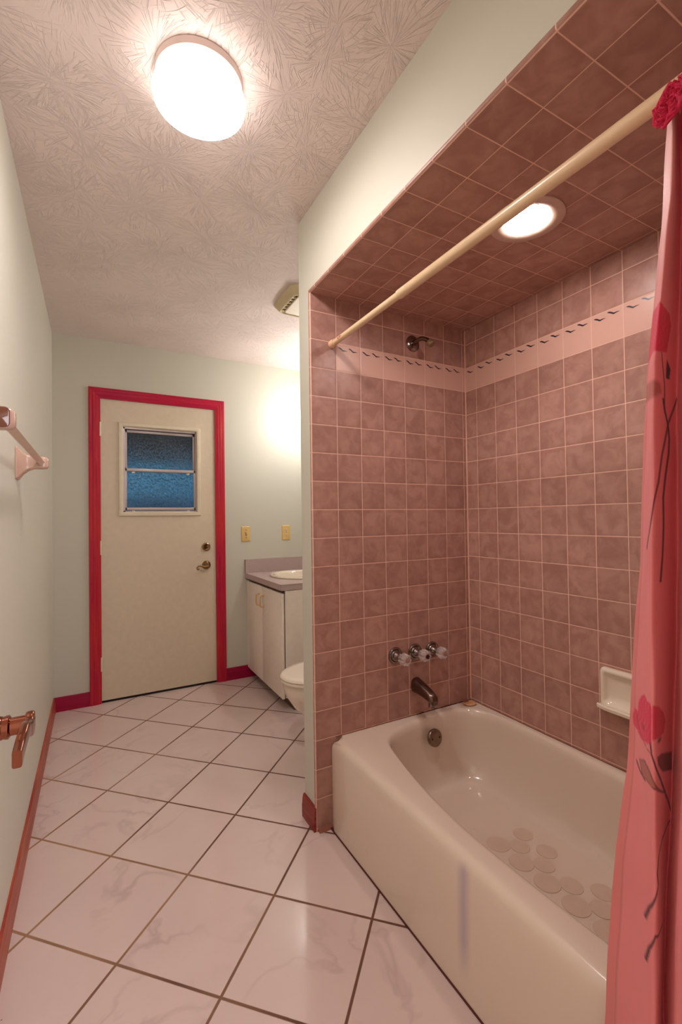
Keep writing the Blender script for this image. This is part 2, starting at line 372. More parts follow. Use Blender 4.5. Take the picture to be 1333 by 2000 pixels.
CURTAIN_PRINT = {
'petals1': [(0.16, 0.8718), (0.24, 0.8912), (0.38, 0.89), (0.42, 0.9081), (0.52, 0.9211), (0.66, 0.9301), (0.76, 0.9242), (0.89, 0.9258), (0.95, 0.9181), (0.93, 0.8685), (0.75, 0.8603), (0.52, 0.855), (0.33, 0.8598), (0.2, 0.8608)] ,
'petals2': [(0.98, 0.9254), (1.21, 0.9223), (1.46, 0.9052), (1.54, 0.8911), (1.46, 0.8745), (1.24, 0.8754), (0.97, 0.8739)] ,
'stem1': [(0.9, 0.8664), (0.93, 0.8523), (1.08, 0.8343), (1.33, 0.8093), (1.59, 0.7754), (1.96, 0.7401)] ,
'stem2': [(1.92, 0.7229), (1.43, 0.7155), (1.17, 0.7032), (1.09, 0.6807), (1.15, 0.6632), (1.04, 0.6495), (0.86, 0.6251), (0.78, 0.6038)] ,
'stem3': [(1.53, 0.5839), (1.04, 0.5934), (0.88, 0.57), (0.81, 0.5462)] ,
'leaf1': [(0.48, 0.8191), (0.68, 0.8299), (0.84, 0.8254), (1.01, 0.8126), (1.47, 0.785), (1.09, 0.8034), (0.84, 0.8045), (0.6, 0.8007)] ,
'leafv': [(0.38, 0.8106), (0.49, 0.8036), (0.66, 0.7998)] ,
'leaf2': [(1.14, 0.8483), (1.34, 0.8477), (1.9, 0.832), (1.94, 0.8017), (1.42, 0.8177), (1.18, 0.8357)] ,
'stemA': [(1.38, 1.3934), (1.44, 1.3738), (1.57, 1.3523), (1.62, 1.3322), (1.6, 1.309), (1.49, 1.2728), (1.4, 1.2375), (1.4, 1.1926), (1.37, 1.1433), (1.32, 1.1081)] ,
'stemB': [(1.97, 1.4001), (1.57, 1.3574), (1.35, 1.3048), (1.23, 1.2619), (1.04, 1.2298), (0.88, 1.1932), (0.7, 1.1591)] ,
'petT': [(0.0, 1.5564), (1.5, 1.5321), (1.62, 1.5152), (1.51, 1.4699), (1.14, 1.4653), (0.0, 1.4719), (0.0, 1.5058)] ,
'leafT': [(1.54, 1.4598), (1.7, 1.4466), (1.64, 1.4292), (1.5, 1.4282)] ,
'brown': [(0.0, 1.4349), (0.84, 1.4217), (1.26, 1.4177), (1.33, 1.4029), (0.99, 1.3921), (0.0, 1.4033)] ,
'stemT': [(1.28, 1.4654), (1.38, 1.4437), (1.44, 1.4179), (1.42, 1.3775)] ,
}

# ================================================================ THE ROOM
TW = 0.012   # how far the wall tiles stand into the alcove (already in the measured planes)
# floor and ceiling (bathroom + a strip of the hall behind the doorway)
struct('floor', B(-0.15, 2.0, YN-0.0, 0.12, -0.10, 0.0), T_FLOOR)
struct('ceiling', B(-0.15, 2.0, YN-0.12, 0.12, H, H+0.1), CEIL)
struct('wall_left', B(-0.12, 0.0, YN-0.12, 0.12, 0.0, H), MINT_L)
struct('wall_right', B(XR+TW, XR+0.14, YN-0.12, 0.12, 0.0, H), MINT)
# far wall with the door opening
DX0, DX1, DZ = 0.262, 1.048, 2.060
bm = B(0.0, DX0, 0.0, 0.12, 0, H); box(bm, DX1, XR+TW, 0.0, 0.12, 0, H); box(bm, DX0, DX1, 0.0, 0.12, DZ, H)
struct('wall_far', bm, MINT)
# partition between tub and toilet, bulkhead above the tub
struct('wall_partition', B(XB, XR+TW, YT+TW, YC, 0, H), MINT)
struct('wall_bulkhead', B(XB, XR+TW, YN, YT+TW, ZS+TW, H), MINT)
# near wall with the doorway the camera stands in
bm = B(0.0, 0.05, YN-0.12, YN, 0, H); box(bm, 0.86, XR+TW, YN-0.12, YN-TW, 0, H); box(bm, 0.05, 0.86, YN-0.12, YN, 2.06, H)
struct('wall_near', bm, MINT)
# hall behind the camera
struct('floor', B(-0.4, 1.6, -4.9, YN-0.0, -0.10, -0.0), plain('hall_floor', (150, 130, 110), 0.6))
struct('ceiling', B(-0.4, 1.6, -4.9, YN-0.12, H, H+0.1), plain('hall_ceiling', (220, 214, 206), 0.8))
HP = plain('hall_paint', (205, 196, 184), 0.6)
struct('wall_hall_left', B(-0.5, -0.4, -5.0, YN-0.12, 0, H), HP)
struct('wall_hall_right', B(1.6, 1.7, -5.0, YN-0.12, 0, H), HP)
struct('wall_hall_back', B(-0.4, 1.6, -5.0, -4.9, 0, H), HP)

# tiled surfaces of the alcove, bullnosed along the outer edge
def bull(axis, edge_lo, sgn, face, back):      # profile with a rounded outer edge
    r = 0.007; out = []
    for k in range(7):
        a = math.radians(90*k/6); out.append((edge_lo+r-r*math.cos(a), face - sgn*(r-r*math.sin(a))))
    return out
# end wall: prism along z. profile in (x, y); tile face at YT, back at YT+TW
EB = XB-0.005
prof = [(EB, YT+TW+0.0)]+[(x, y) for x, y in [(EB+0.007-0.007*math.cos(math.radians(15*k)), YT+0.007-0.007*math.sin(math.radians(15*k))) for k in range(7)]]+[(XR, YT), (XR, YT+TW)]
end = struct('wall_shower_end', prism(bmesh.new(), prof, 2, 0.0, ZS), T_END, 40)
prof = [(EB, ZS+TW)]+[(EB+0.007-0.007*math.cos(math.radians(15*k)), ZS+0.007-0.007*math.sin(math.radians(15*k))) for k in range(7)]+[(XR, ZS), (XR, ZS+TW)]
struct('ceiling_shower', prism(bmesh.new(), prof, 1, YN, YT+TW), T_SOF, 40)
side = struct('wall_shower_side', B(XR, XR+TW, YN, YT+TW, 0.0, ZS), T_SIDE)
near_t = struct('wall_shower_near', B(XB, XR, YN-TW, YN, 0.0, ZS), T_END)
# seagull border: strokes printed on the band tiles
def gull(bm, o, ax, nrm, s=1.06):
    o = Vector(o); ax = Vector(ax); nrm = Vector(nrm); up = Vector((0, 0, 1))
    pts = [(0.000, 0.0058, 0.0004), (0.004, 0.0050, 0.0021), (0.010, 0.0028, 0.0027), (0.015, -0.0004, 0.0029), (0.0185, -0.0030, 0.0028),
           (0.0215, -0.0042, 0.0024), (0.027, -0.0034, 0.0018), (0.033, -0.0030, 0.0012), (0.040, -0.0034, 0.0002)]
    a = [bm.verts.new(o+ax*x*s+up*(y+w)*s+nrm*0.0004) for x, y, w in pts]
    b = [bm.verts.new(o+ax*x*s+up*(y-w)*s+nrm*0.0004) for x, y, w in pts]
    for i in range(len(pts)-1): bm.faces.new((a[i], a[i+1], b[i+1], b[i]))
ZB = ZROW-0.1123-0.0235
bm = bmesh.new()
for k in range(1, 8):
    x = XB-0.003+TP*k
    for q, (dx, dz) in enumerate(((0.010, 0.002), (0.058, 0.004))):
        if x+dx+0.04 < XR: gull(bm, (x+dx, YT, ZB+dz), (1, 0, 0), (0, -1, 0))
o = build('seagull_border', bm, INK, end, 0); 
bm = bmesh.new()
gull(bm, (XR, YT-0.012, ZB+0.0), (0, -1, 0), (-1, 0, 0))
for k in range(0, 13):
    y = YT-0.0695-0.1113*k
    for dx, dz in ((0.010, 0.002), (0.058, 0.008)): gull(bm, (XR, y-dx, ZB+dz), (0, -1, 0), (-1, 0, 0))
build('seagull_border', bm, INK, side, 0)

# baseboards (profile height x thickness)
BBH = 0.091
def bbprof(s, wall):     # (across, z)
    return [(wall, 0), (wall+s*0.013, 0), (wall+s*0.0135, 0.045), (wall+s*0.0115, 0.060), (wall+s*0.0105, 0.074), (wall+s*0.0075, 0.088), (wall+s*0.004, BBH), (wall, BBH)]
def base_y(name, s, wall, y0, y1, m):
    return struct(name, prism(bmesh.new(), bbprof(s, wall), 1, y0, y1), m, 30)
base_y('baseboard_left', 1, 0.0, YN, 0.0, RED_Y)
base_y('baseboard_partition', -1, XB, YT+0.002, YC+0.004, wood('red_stained_stub', (128, 18, 36), (150, 66, 50), 1))
def base_x(name, x0, x1):
    return struct(name, prism(bmesh.new(), [(-a if i else a, z) for i, (a, z) in enumerate(bbprof(1, 0.0))], 0, x0, x1), RED_X, 30)
base_x('baseboard_far_left', 0.0, 0.204); base_x('baseboard_far_right', 1.104, 1.36)
# dark caulk lines
struct('trim_1', B(1.0365, 1.0485, YN, YT-0.004, 0.0, 0.005, 0.0015), MOULD)              # along the apron foot
struct('trim_2', prism(bmesh.new(), [(YT, 0.0), (YT-0.014, 0.0), (YT, 0.014)], 0, XB+0.004, 1.048), CAULK)
bm = bmesh.new()
rnd = random.Random(7)
pts = [(1.07+(XR-1.07)*k/60, YT-0.0015, 0.347+rnd.uniform(-0.0008, 0.0012)) for k in range(61)]
tube(bm, pts[:34], [0.0010+0.0010*rnd.random() for k in range(34)], 6); tube(bm, pts[33:], [0.0014+0.0018*rnd.random() for k in range(28)], 6, mi=1)
struct('trim_3', bm, [CAULK, MOULD])
bm = bmesh.new()
pts = [(XR-0.0015, YT-(YT-YN)*k/110, 0.347+rnd.uniform(-0.0008, 0.0015)) for k in range(111)]
tube(bm, pts, [0.0009+0.0010*rnd.random() for k in range(111)], 6)
struct('trim_4', bm, CAULK)
struct('trim_5', prism(bmesh.new(), [(XR, YT), (XR-0.004, YT), (XR, YT-0.004)], 2, 0.34, ZS), plain('pink_grout_bead', (214, 160, 140), 0.6))

# ---------------------------------------------------------------- far door
d1 = bpy.data.objects.new('door_1', None); COL.objects.link(d1); d1.location = (0.655, 0.0, 0.0); WL['door_1'] = Vector(d1.location); d1['kind'] = 'structure'
SX0, SX1, SZ0, SZ1 = 0.274, 1.036, 0.014, 2.047
WX0, WX1, WZ0, WZ1 = 0.412, 0.906, 1.274, 1.865     # opening in the slab
SY = 0.006
bm = B(SX0, WX0, SY, SY+0.044, SZ0, SZ1); box(bm, WX1, SX1, SY, SY+0.044, SZ0, SZ1)
box(bm, WX0, WX1, SY, SY+0.044, SZ0, WZ0); box(bm, WX0, WX1, SY, SY+0.044, WZ1, SZ1)
build('door_panel', bm, CREAM_DOOR, d1, 0)
bm = bmesh.new()
def mould(bm, x0, x1, z0, z1, w, y0, y1, mi=0):
    prof = [(0, y1), (0.004, y0+0.002), (0.010, y0), (w-0.006, y0+0.003), (w, y1)]
    rings = []
    for cx, cz, sx, sz in ((x0, z0, 1, 1), (x1, z0, -1, 1), (x1, z1, -1, -1), (x0, z1, 1, -1)):
        rings.append([Vector((cx+sx*a, y, cz+sz*a)) for a, y in prof])
    rings.append(rings[0]); vr = [[bm.verts.new(p) for p in r] for r in rings[:4]]; vr.append(vr[0])
    for a, b in zip(vr, vr[1:]):
        for i in range(len(prof)-1): bm.faces.new((a[i], a[i+1], b[i+1], b[i])).material_index = mi
mould(bm, 0.381, 0.931, 1.247, 1.897, 0.031, SY-0.014, SY)
wf = build('window_frame', bm, CREAM_TRIM, d1, 30)
# dark recess channel and aluminium tracks
bm = B(WX0, WX0+0.012, SY+0.004, SY+0.05, WZ0, WZ1); box(bm, WX1-0.012, WX1, SY+0.004, SY+0.05, WZ0, WZ1); box(bm, WX0, WX1, SY+0.004, SY+0.05, WZ1-0.010, WZ1); box(bm, WX0, WX1, SY+0.004, SY+0.05, WZ0, WZ0+0.012)
build('track', bm, ALU, wf, 0)
def sash(x0, x1, z0, z1, y0, y1, w, wt, wb):
    bm = B(x0, x0+w, y0, y1, z0, z1, 0.0015); box(bm, x1-w, x1, y0, y1, z0, z1, 0.0015); box(bm, x0, x1, y0, y1, z0, z0+wb, 0.0015); box(bm, x0, x1, y0, y1, z1-wt, z1, 0.0015)
    s = build('sash', bm, ALU, d1, 30)
    return s
s1 = sash(0.424, 0.894, 1.560, 1.852, SY+0.026, SY+0.036, 0.014, 0.018, 0.020)
s2 = sash(0.420, 0.898, 1.290, 1.582, SY+0.010, SY+0.022, 0.015, 0.020, 0.018)
build('glass_pane', B(0.436, 0.882, SY+0.029, SY+0.033, 1.578, 1.836), PANE, s1, 0)
build('glass_pane', B(0.433, 0.885, SY+0.014, SY+0.018, 1.306, 1.564), PANE, s2, 0)
for z in (1.556, 1.286):
    for x in (0.475, 0.842): build('sash_latch', B(x-0.010, x+0.010, SY+0.002, SY+0.012, z-0.008, z+0.002, 0.001), CREAM_TRIM, d1, 0)
# jamb, stop shadow gap, threshold
bm = B(DX0, SX0-0.003, -0.001, 0.10, 0, SZ1+0.010); box(bm, SX1+0.005, DX1, -0.001, 0.10, 0, SZ1+0.010); box(bm, DX0, DX1, -0.001, 0.10, SZ1+0.005, DZ)
build('door_jamb', bm, CREAM_TRIM, d1, 0)
bm = B(SX0-0.003, SX1+0.005, SY+0.046, SY+0.06, 0.0, WZ0-0.01); box(bm, SX0-0.003, SX1+0.005, SY+0.046, SY+0.06, WZ1+0.01, SZ1+0.005)
box(bm, SX0-0.003, WX0, SY+0.046, SY+0.06, WZ0-0.01, WZ1+0.01); box(bm, WX1, SX1+0.005, SY+0.046, SY+0.06, WZ0-0.01, WZ1+0.01)
box(bm, SX1+0.0004, SX1+0.0046, 0.010, 0.047, SZ0, SZ1+0.004); box(bm, SX0-0.0028, SX0-0.0004, 0.010, 0.047, SZ0, SZ1+0.004); box(bm, SX0-0.0028, SX1+0.0046, 0.010, 0.047, SZ1+0.0006, SZ1+0.0046)  # dark strips set into the slab gap to give its shade line
build('weatherstrip_gap_shade', bm, DARK, d1, 0)
build('threshold', B(SX0-0.003, SX1+0.005, 0.004, 0.09, 0.0, 0.008), DARK, d1, 0)
build('strike_plate', B(SX1+0.0045, SX1+0.0095, -0.002, 0.03, 0.845, 0.905), BLACK, d1, 0)
for z in (1.837, 1.038, 0.26):
    bm = bmesh.new(); lathe(bm, (SX0-0.001, -0.004, z-0.047), (0, 0, 1), [(0, 0.003), (0, 0.006), (0.094, 0.006), (0.094, 0.003)], 14)
    box(bm, SX0-0.010, SX0+0.003, -0.002, 0.004, z-0.045, z+0.045)
    for q in (-0.028, -0.0095, 0.0095, 0.028): lathe(bm, (SX0-0.001, -0.004, z+q-0.0006), (0, 0, 1), [(0, 0.0064), (0.0012, 0.0064)], 14)
    build('hinge', bm, CREAM_TRIM, d1, 40)
# deadbolt
c = (0.966, SY, 1.016); n = (0, -1, 0)
db = build('deadbolt', lathe(bmesh.new(), c, n, [(0, 0.030), (0.004, 0.031), (0.012, 0.029), (0.016, 0.022), (0.013, 0.016), (0.013, 0.001)], 36), BRASS, d1, 40)
build('thumb_turn', tube(bmesh.new(), [(0.976, SY-0.013, 1.032), (0.970, SY-0.026, 1.022), (0.966, SY-0.030, 1.016), (0.962, SY-0.026, 1.008), (0.955, SY-0.013, 0.998)], [0.003, 0.005, 0.006, 0.005, 0.003], 10, flat=(0.7, 1.0)), plain('dark_brass', (92, 64, 48), 0.3, 1.0), db, 40)
hd = build('door_handle', lathe(bmesh.new(), (0.966, SY, 0.880), n, [(0, 0.031), (0.004, 0.032), (0.010, 0.029), (0.016, 0.020), (0.026, 0.014), (0.040, 0.012), (0.044, 0.010), (0.045, 0.001)], 36), BRASS, d1, 40)
lp = crom([(0.972, SY-0.046, 0.874), (0.955, SY-0.050, 0.871), (0.935, SY-0.052, 0.873), (0.915, SY-0.052, 0.879), (0.900, SY-0.050, 0.878), (0.890, SY-0.050, 0.868), (0.890, SY-0.050, 0.858), (0.898, SY-0.050, 0.854), (0.903, SY-0.050, 0.860), (0.899, SY-0.050, 0.864)], 6)
build('lever', tube(bmesh.new(), lp, [0.0085-0.0042*min(1, i/30) for i in range(len(lp))], 12, flat=(1.0, 0.8), up=Vector((0, 1, 0))), BRASS, hd, 40)
# casing
def casing(x0, x1, ztop, w=0.070):
    prof = [(0, 0.0), (0.0, 0.016), (0.010, 0.0175), (0.022, 0.015), (0.026, 0.0165), (0.040, 0.013), (0.046, 0.0145), (0.058, 0.010), (w, 0.007), (w, 0.0)]   # from the outer edge inwards
    out = []
    bm = bmesh.new()
    def ring(px, pz, sx, sz): return [Vector((px+sx*a, -d, pz+sz*a)) for a, d in prof]
    l = [ring(x0, 0, 1, 0), ring(x0, ztop, 1, -1)]; r = [ring(x1, ztop, -1, -1), ring(x1, 0, -1, 0)]
    loft(bm, l); loft(bm, r, True, True)
    struct('trim_6', bm, RED_V, 30)
    bm = bmesh.new(); loft(bm, [l[1], r[0]]); struct('trim_7', bm, wood('red_casing_head', (176, 8, 62), (198, 34, 60), 0), 30)
casing(0.204, 1.105, 2.114)
# the outside beyond the door: porch roof, ground and low wall
struct('ceiling_porch', B(-2.5, 3.5, 0.125, 4.6, 2.17, 2.26), plain('porch_roof_brown', (44, 34, 30), 0.9))
struct('floor_porch', B(-3, 5, 0.12, 12, -0.25, -0.1), plain('porch_ground', (40, 60, 66), 0.9))
def fence_mat():
    t = NT('garden_fence'); p = t.geo(); n = t.noise(p, 1.3, 2)
    t.set(Base_Color=t.ramp(n, [(0.38, lin((60, 190, 190))), (0.5, lin((60, 90, 110))), (0.62, lin((150, 150, 200)))]), Roughness=0.9); return t.m
struct('wall_garden', B(-3, 5, 7.0, 7.1, -0.1, 1.72), fence_mat())

# ---------------------------------------------------------------- open door at the left edge of the photograph
d2 = bpy.data.objects.new('door_2', None); COL.objects.link(d2); d2.location = (0.072, -3.34, 0); WL['door_2'] = Vector(d2.location); d2['kind'] = 'structure'
build('door_panel', B(0.055, 0.090, -3.335, -2.556, 0.012, 2.04, 0.001), CREAM_DOOR, d2, 0)
hx, hy, hz = 0.090, -2.625, 0.917
h2 = build('door_handle', lathe(bmesh.new(), (hx, hy, hz), (1, 0, 0), [(0, 0.033), (0.003, 0.034), (0.008, 0.031), (0.013, 0.024), (0.018, 0.0175), (0.026, 0.0155), (0.029, 0.0165), (0.032, 0.0165), (0.034, 0.0135), (0.034, 0.0125), (0.052, 0.0125), (0.052, 0.001)], 40), BRONZE, d2, 40)
lv = crom([(0.0, 0.012, 0.0), (0.0, 0.0, 0.0), (0.0, -0.014, -0.001), (-0.001, -0.028, 0.004), (-0.001, -0.045, 0.007), (-0.002, -0.065, 0.004), (-0.003, -0.085, -0.002), (-0.003, -0.104, -0.005)], 6)
rr = [0.011+0.006*math.exp(-((i-6)/6.0)**2) for i in range(len(lv))]
rings = []
for p, r in zip(lv, rr):
    c = Vector((hx+0.057, hy, hz))+p
    rings.append([c+Vector((a, 0, b)) for a, b in rrect(0, 0, 0.0055, r, 0.003, 4)])
build('lever', loft(bmesh.new(), rings), BRONZE, h2, 40)

# ---------------------------------------------------------------- bathtub
TX0, TX1, TY0, TY1, TZ = 1.052, XR-0.0015, YN+0.002, YT-0.0015, 0.345
CTR = Vector((1.46, -2.62))
outl = crom([Vector((x, y, 0)) for x, y in ((1.30, -1.915), (1.42, -1.886), (1.56, -1.880), (1.685, -1.893), (1.742, -1.945), (1.765, -2.05), (1.770, -2.3), (1.768, -2.7), (1.760, -3.05), (1.73, -3.22), (1.66, -3.28), (1.5, -3.295), (1.32, -3.28), (1.22, -3.22), (1.165, -3.08), (1.145, -2.85), (1.137, -2.62), (1.140, -2.45), (1.158, -2.29), (1.190, -2.12), (1.232, -1.975), (1.30, -1.915))], 8)
outl = [(p.x, p.y) for p in outl]
def cast(poly, th):
    d = Vector((math.cos(th), math.sin(th))); best = 0
    for (x0, y0), (x1, y1) in zip(poly, poly[1:]+poly[:1]):
        ex, ey = x1-x0, y1-y0; den = d.x*ey-d.y*ex
        if abs(den) < 1e-12: continue
        wx, wy = x0-CTR.x, y0-CTR.y
        t = (wx*ey-wy*ex)/den; u = (wx*d.y-wy*d.x)/den
        if t > 0 and -1e-6 <= u <= 1+1e-6: best = max(best, t)
    return CTR+d*best
def rectp(x0, x1, y0, y1): return [(x0, y0), (x1, y0), (x1, y1), (x0, y1)]
NT_ = 160
ths = [2*PI*k/NT_ for k in range(NT_)]
for x, y in rectp(TX0, TX1, TY0, TY1):
    a = math.atan2(y-CTR.y, x-CTR.x) % (2*PI); i = min(range(len(ths)), key=lambda k: abs(ths[k]-a)); ths[i] = a
ths.sort()
def outer(dx, z, c=0.0):
    r = []
    q = [(p[0], p[1]) for p in rrect((TX0+dx+TX1)/2, (TY0+TY1)/2, (TX1-TX0-dx)/2, (TY1-TY0)/2-dx*0.0, max(c, 0.0005), 5)]
    for t in ths:
        p = cast(q, t); r.append(Vector((p.x, p.y, z)))
    return r
def inner(f, z, sx=1.0, sy=1.0, dx=0.0, dy=0.0):
    r = []
    for t in ths:
        p = cast(outl, t); d = p-CTR; L = d.length
        r.append(Vector((CTR.x+dx+d.x*sx*(L+f)/L, CTR.y+dy+d.y*sy*(L+f)/L, z)))
    return r
rings = [outer(-0.012, 0.0), outer(-0.012, 0.012), outer(-0.008, 0.05), outer(-0.004, 0.22), outer(-0.002, 0.300), outer(0.001, 0.318), outer(0.006, 0.332), outer(0.014, 0.3405), outer(0.024, 0.3445), outer(0.036, TZ)]
rings += [inner(0.018, TZ), inner(0.010, TZ-0.001), inner(0.003, TZ-0.005), inner(-0.003, TZ-0.013), inner(-0.008, TZ-0.03)]
# basin walls down to the bottom
bot = (0.80, 0.86)
for k in range(1, 11):
    t = k/10; z = TZ-0.03-(TZ-0.03-0.062)*math.sin(t*PI/2)**0.9 if t < 1 else 0.060
    e = t**1.9
    rings.append(inner(-0.008, z, 1-0.22*e**1.0, 1-0.115*e, 0.0, 0.03*e))
for q in (0.93, 0.8, 0.5, 0.2): rings.append(inner(-0.008, 0.058+0.002*q, 0.78*q, 0.885*q, 0.0, 0.03*(1)))
tub = thing('bathtub', (1.42, -2.6, 0.0), 'cream enamelled bathtub with a soft violet streak down its front', 'bathtub')
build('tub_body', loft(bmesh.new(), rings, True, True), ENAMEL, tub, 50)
# overflow plate with two screws on the drain-end wall
oc = Vector((1.508, -1.915, 0.268)); on = Vector((0, -1, 0.22)).normalized()
op = build('overflow_plate', lathe(bmesh.new(), oc-on*0.006, on, [(0, 0.036), (0.008, 0.036), (0.012, 0.033), (0.013, 0.030), (0.0135, 0.001)], 40), plain('brushed_chrome', (140, 122, 106), 0.3, 1.0, 0.3, 90), tub, 40)
for s in (-1, 1):
    build('screw', lathe(bmesh.new(), oc+on*0.007+Vector((s*0.020, 0, 0)), on, [(0, 0.0042), (0.001, 0.0036), (0.0012, 0.0005)], 12), plain('dark_screw', (60, 38, 34), 0.4, 0.6), op, 40)
build('drain', lathe(bmesh.new(), (1.345, -2.085, 0.0605), (0, 0, 1), [(0, 0.026), (0.003, 0.026), (0.004, 0.020), (0.002, 0.016), (0.002, 0.001)], 32), CHROME, tub, 40)
DISC = plain('worn_non_slip_disc', (214, 189, 168), 0.6)
k = 0
for r, x in enumerate((1.475, 1.530, 1.590)):
    for q in range(9):
        y = -2.285-0.0975*q-(0.045 if r == 1 else 0.01 if r == 2 else 0)
        if r == 2 and q % 3 == 2: continue
        rx = 0.040 if r == 0 else 0.034
        bm = bmesh.new(); lathe(bm, (x, y, 0.0592), (0, 0, 1), [(0, rx), (0.0009, rx*0.99), (0.0010, 0.001)], 28)
        build('non_slip_disc', bm, DISC, tub, 40)

# ================================================================ SHOWER FITTINGS
# shower head (arm and short nub), on the end wall
t = thing('wall_mounted_shower', (1.484, YT, 1.987), 'short tarnished shower arm with round flange, above the gull border', 'shower head')
c = Vector((1.484, YT, 1.987))
build('flange', lathe(bmesh.new(), c, (0, -1, 0), [(0, 0.036), (0.003, 0.036), (0.007, 0.030), (0.010, 0.018), (0.011, 0.010)], 40), CHROME, t, 40)
ap = crom([c+Vector((0, 0, 0)), c+Vector((0.004, -0.03, 0.006)), c+Vector((0.010, -0.055, 0.006)), c+Vector((0.018, -0.075, -0.004)), c+Vector((0.024, -0.088, -0.018))], 6)
build('arm', tube(bmesh.new(), ap, 0.0095, 16), CHROME_D, t, 40)
e = ap[-1]; dn = (ap[-1]-ap[-3]).normalized()
build('nozzle', lathe(bmesh.new(), e-dn*0.006, dn, [(0, 0.010), (0.004, 0.0155), (0.020, 0.0165), (0.024, 0.0145), (0.026, 0.004)], 24), plain('tarnished_nozzle', (150, 126, 100), 0.45, 0.7, 0.2, 80), t, 40)

# three faucet handles
def knob_profile(n=60, lobes=10):
    return None
def faucet_handle(x, z, label, capmat):
    t = thing('faucet_handle', (x, YT, z), label, 'faucet handle', 'fluted clear faucet handles over the tub spout')
    c = Vector((x, YT, z)); n = Vector((0, -1, 0))
    build('escutcheon', lathe(bmesh.new(), c, n, [(0, 0.035), (0.003, 0.0355), (0.008, 0.033), (0.009, 0.028), (0.007, 0.025), (0.013, 0.022), (0.014, 0.017), (0.024, 0.013), (0.030, 0.009), (0.052, 0.009), (0.052, 0.002)], 40), CHROME, t, 40)
    bm = bmesh.new(); rings = []
    for h, r, a in ((0.046, 0.010, 0), (0.047, 0.018, 0.05), (0.051, 0.0215, 0.10), (0.068, 0.0235, 0.11), (0.084, 0.0225, 0.10), (0.090, 0.018, 0.06), (0.091, 0.012, 0), (0.087, 0.010, 0)):
        rings.append([c+n*h+Vector((math.cos(2*PI*i/80), 0, math.sin(2*PI*i/80)))*r*(1+a*math.cos(9*2*PI*i/80)) for i in range(80)])
    kb = build('knob', loft(bm, rings), ACRYL, t, 60)
    build('index_cap', lathe(bmesh.new(), c+n*0.0875, n, [(0, 0.0095), (0.003, 0.0095), (0.004, 0.007), (0.0042, 0.001)], 24), capmat, kb, 40)
    return t
CAPP = plain('tan_index_cap', (176, 130, 112), 0.4)
def redcap():
    t = NT('red_index_cap'); p = t.geo(); s = t.sep(p)
    t.set(Base_Color=t.mix(t.math('GREATER_THAN', t.noise(p, 220, 1), 0.52), lin((90, 16, 30)), lin((20, 10, 16))), Roughness=0.4); return t.m
CAPR = redcap()
faucet_handle(1.363, 0.622, 'leftmost of the three clear fluted faucet handles above the tub spout', CAPP)
faucet_handle(1.468, 0.622, 'middle clear fluted faucet handle with a dark red index cap', CAPR)
faucet_handle(1.565, 0.618, 'rightmost of the three clear fluted faucet handles, nearest the corner', CAPP)

# tub spout
rings = []
for h, z, hx, hz in ((0.0, 0.478, 0.024, 0.030), (0.004, 0.478, 0.026, 0.032), (0.03, 0.475, 0.0255, 0.029), (0.06, 0.470, 0.0245, 0.026), (0.09, 0.463, 0.0225, 0.0235), (0.112, 0.455, 0.021, 0.022), (0.124, 0.450, 0.0195, 0.020), (0.132, 0.444, 0.014, 0.014), (0.134, 0.442, 0.006, 0.007)):
    rings.append([Vector((1.470+a, YT-h, z+b)) for a, b in rrect(0, 0, hx, hz, min(hx, hz)*0.85, 6)])
sp = thing('tub_spout', (1.470, YT, 0.478), 'stubby tarnished metal spout over the drain end of the tub', 'spout')
build('spout_body', loft(bmesh.new(), rings), CHROME_D, sp, 50)
build('spout_lip', lathe(bmesh.new(), (1.470, YT-0.112, 0.448), (0, 0, -1), [(0, 0.014), (0.018, 0.0165), (0.030, 0.0165), (0.030, 0.0135), (0.010, 0.012)], 28), CHROME, sp, 40)

# shower curtain rod
RX, RZ = 1.076, 1.912
rod = thing('curtain_rod', (RX, YT, RZ), 'ivory telescoping shower rod across the tub opening', 'shower rod')
build('inner_tube', lathe(bmesh.new(), (RX, YT-0.012, RZ), (0, -1, 0), [(0, 0.0118), (0.46, 0.0118)], 32), IVORY_ROD, rod, 40)
build('outer_tube', lathe(bmesh.new(), (RX, -2.292, RZ), (0, -1, 0), [(0, 0.012), (0.0005, 0.0146), (0.006, 0.0150), (0.008, 0.0138), (0.012, 0.0150), (0.04, 0.0150), (0.042, 0.0142), (0.044, 0.0150), (-YN-2.292-0.014, 0.0150)], 32), IVORY_ROD, rod, 40)
for y, s in ((YT, -1), (YN, 1)):
    build('end_cap', lathe(bmesh.new(), (RX, y, RZ), (0, s, 0), [(0, 0.0165), (0.012, 0.0168), (0.020, 0.0150), (0.030, 0.0140), (0.030, 0.012)], 28), plain('rubber_cap', (226, 184, 150), 0.5), rod, 40)
bm = bmesh.new()
for k, (y, a0, w) in enumerate(((-1.905, 0.2, 0.6), (-1.916, 0.35, 0.7), (-1.925, 0.5, 0.35))):
    for i in range(6):
        q = []
        for yy, aa in ((y, i), (y-0.0065, i), (y-0.0065, i+1), (y, i+1)):
            a = PI-a0-w*aa/6+0.5+(y-yy)*30
            q.append(bm.verts.new((RX+0.0121*math.cos(a), yy, RZ+0.0121*math.sin(a))))
        bm.faces.new(q)
build('red_logo_mark', bm, REDINK, rod, 0)

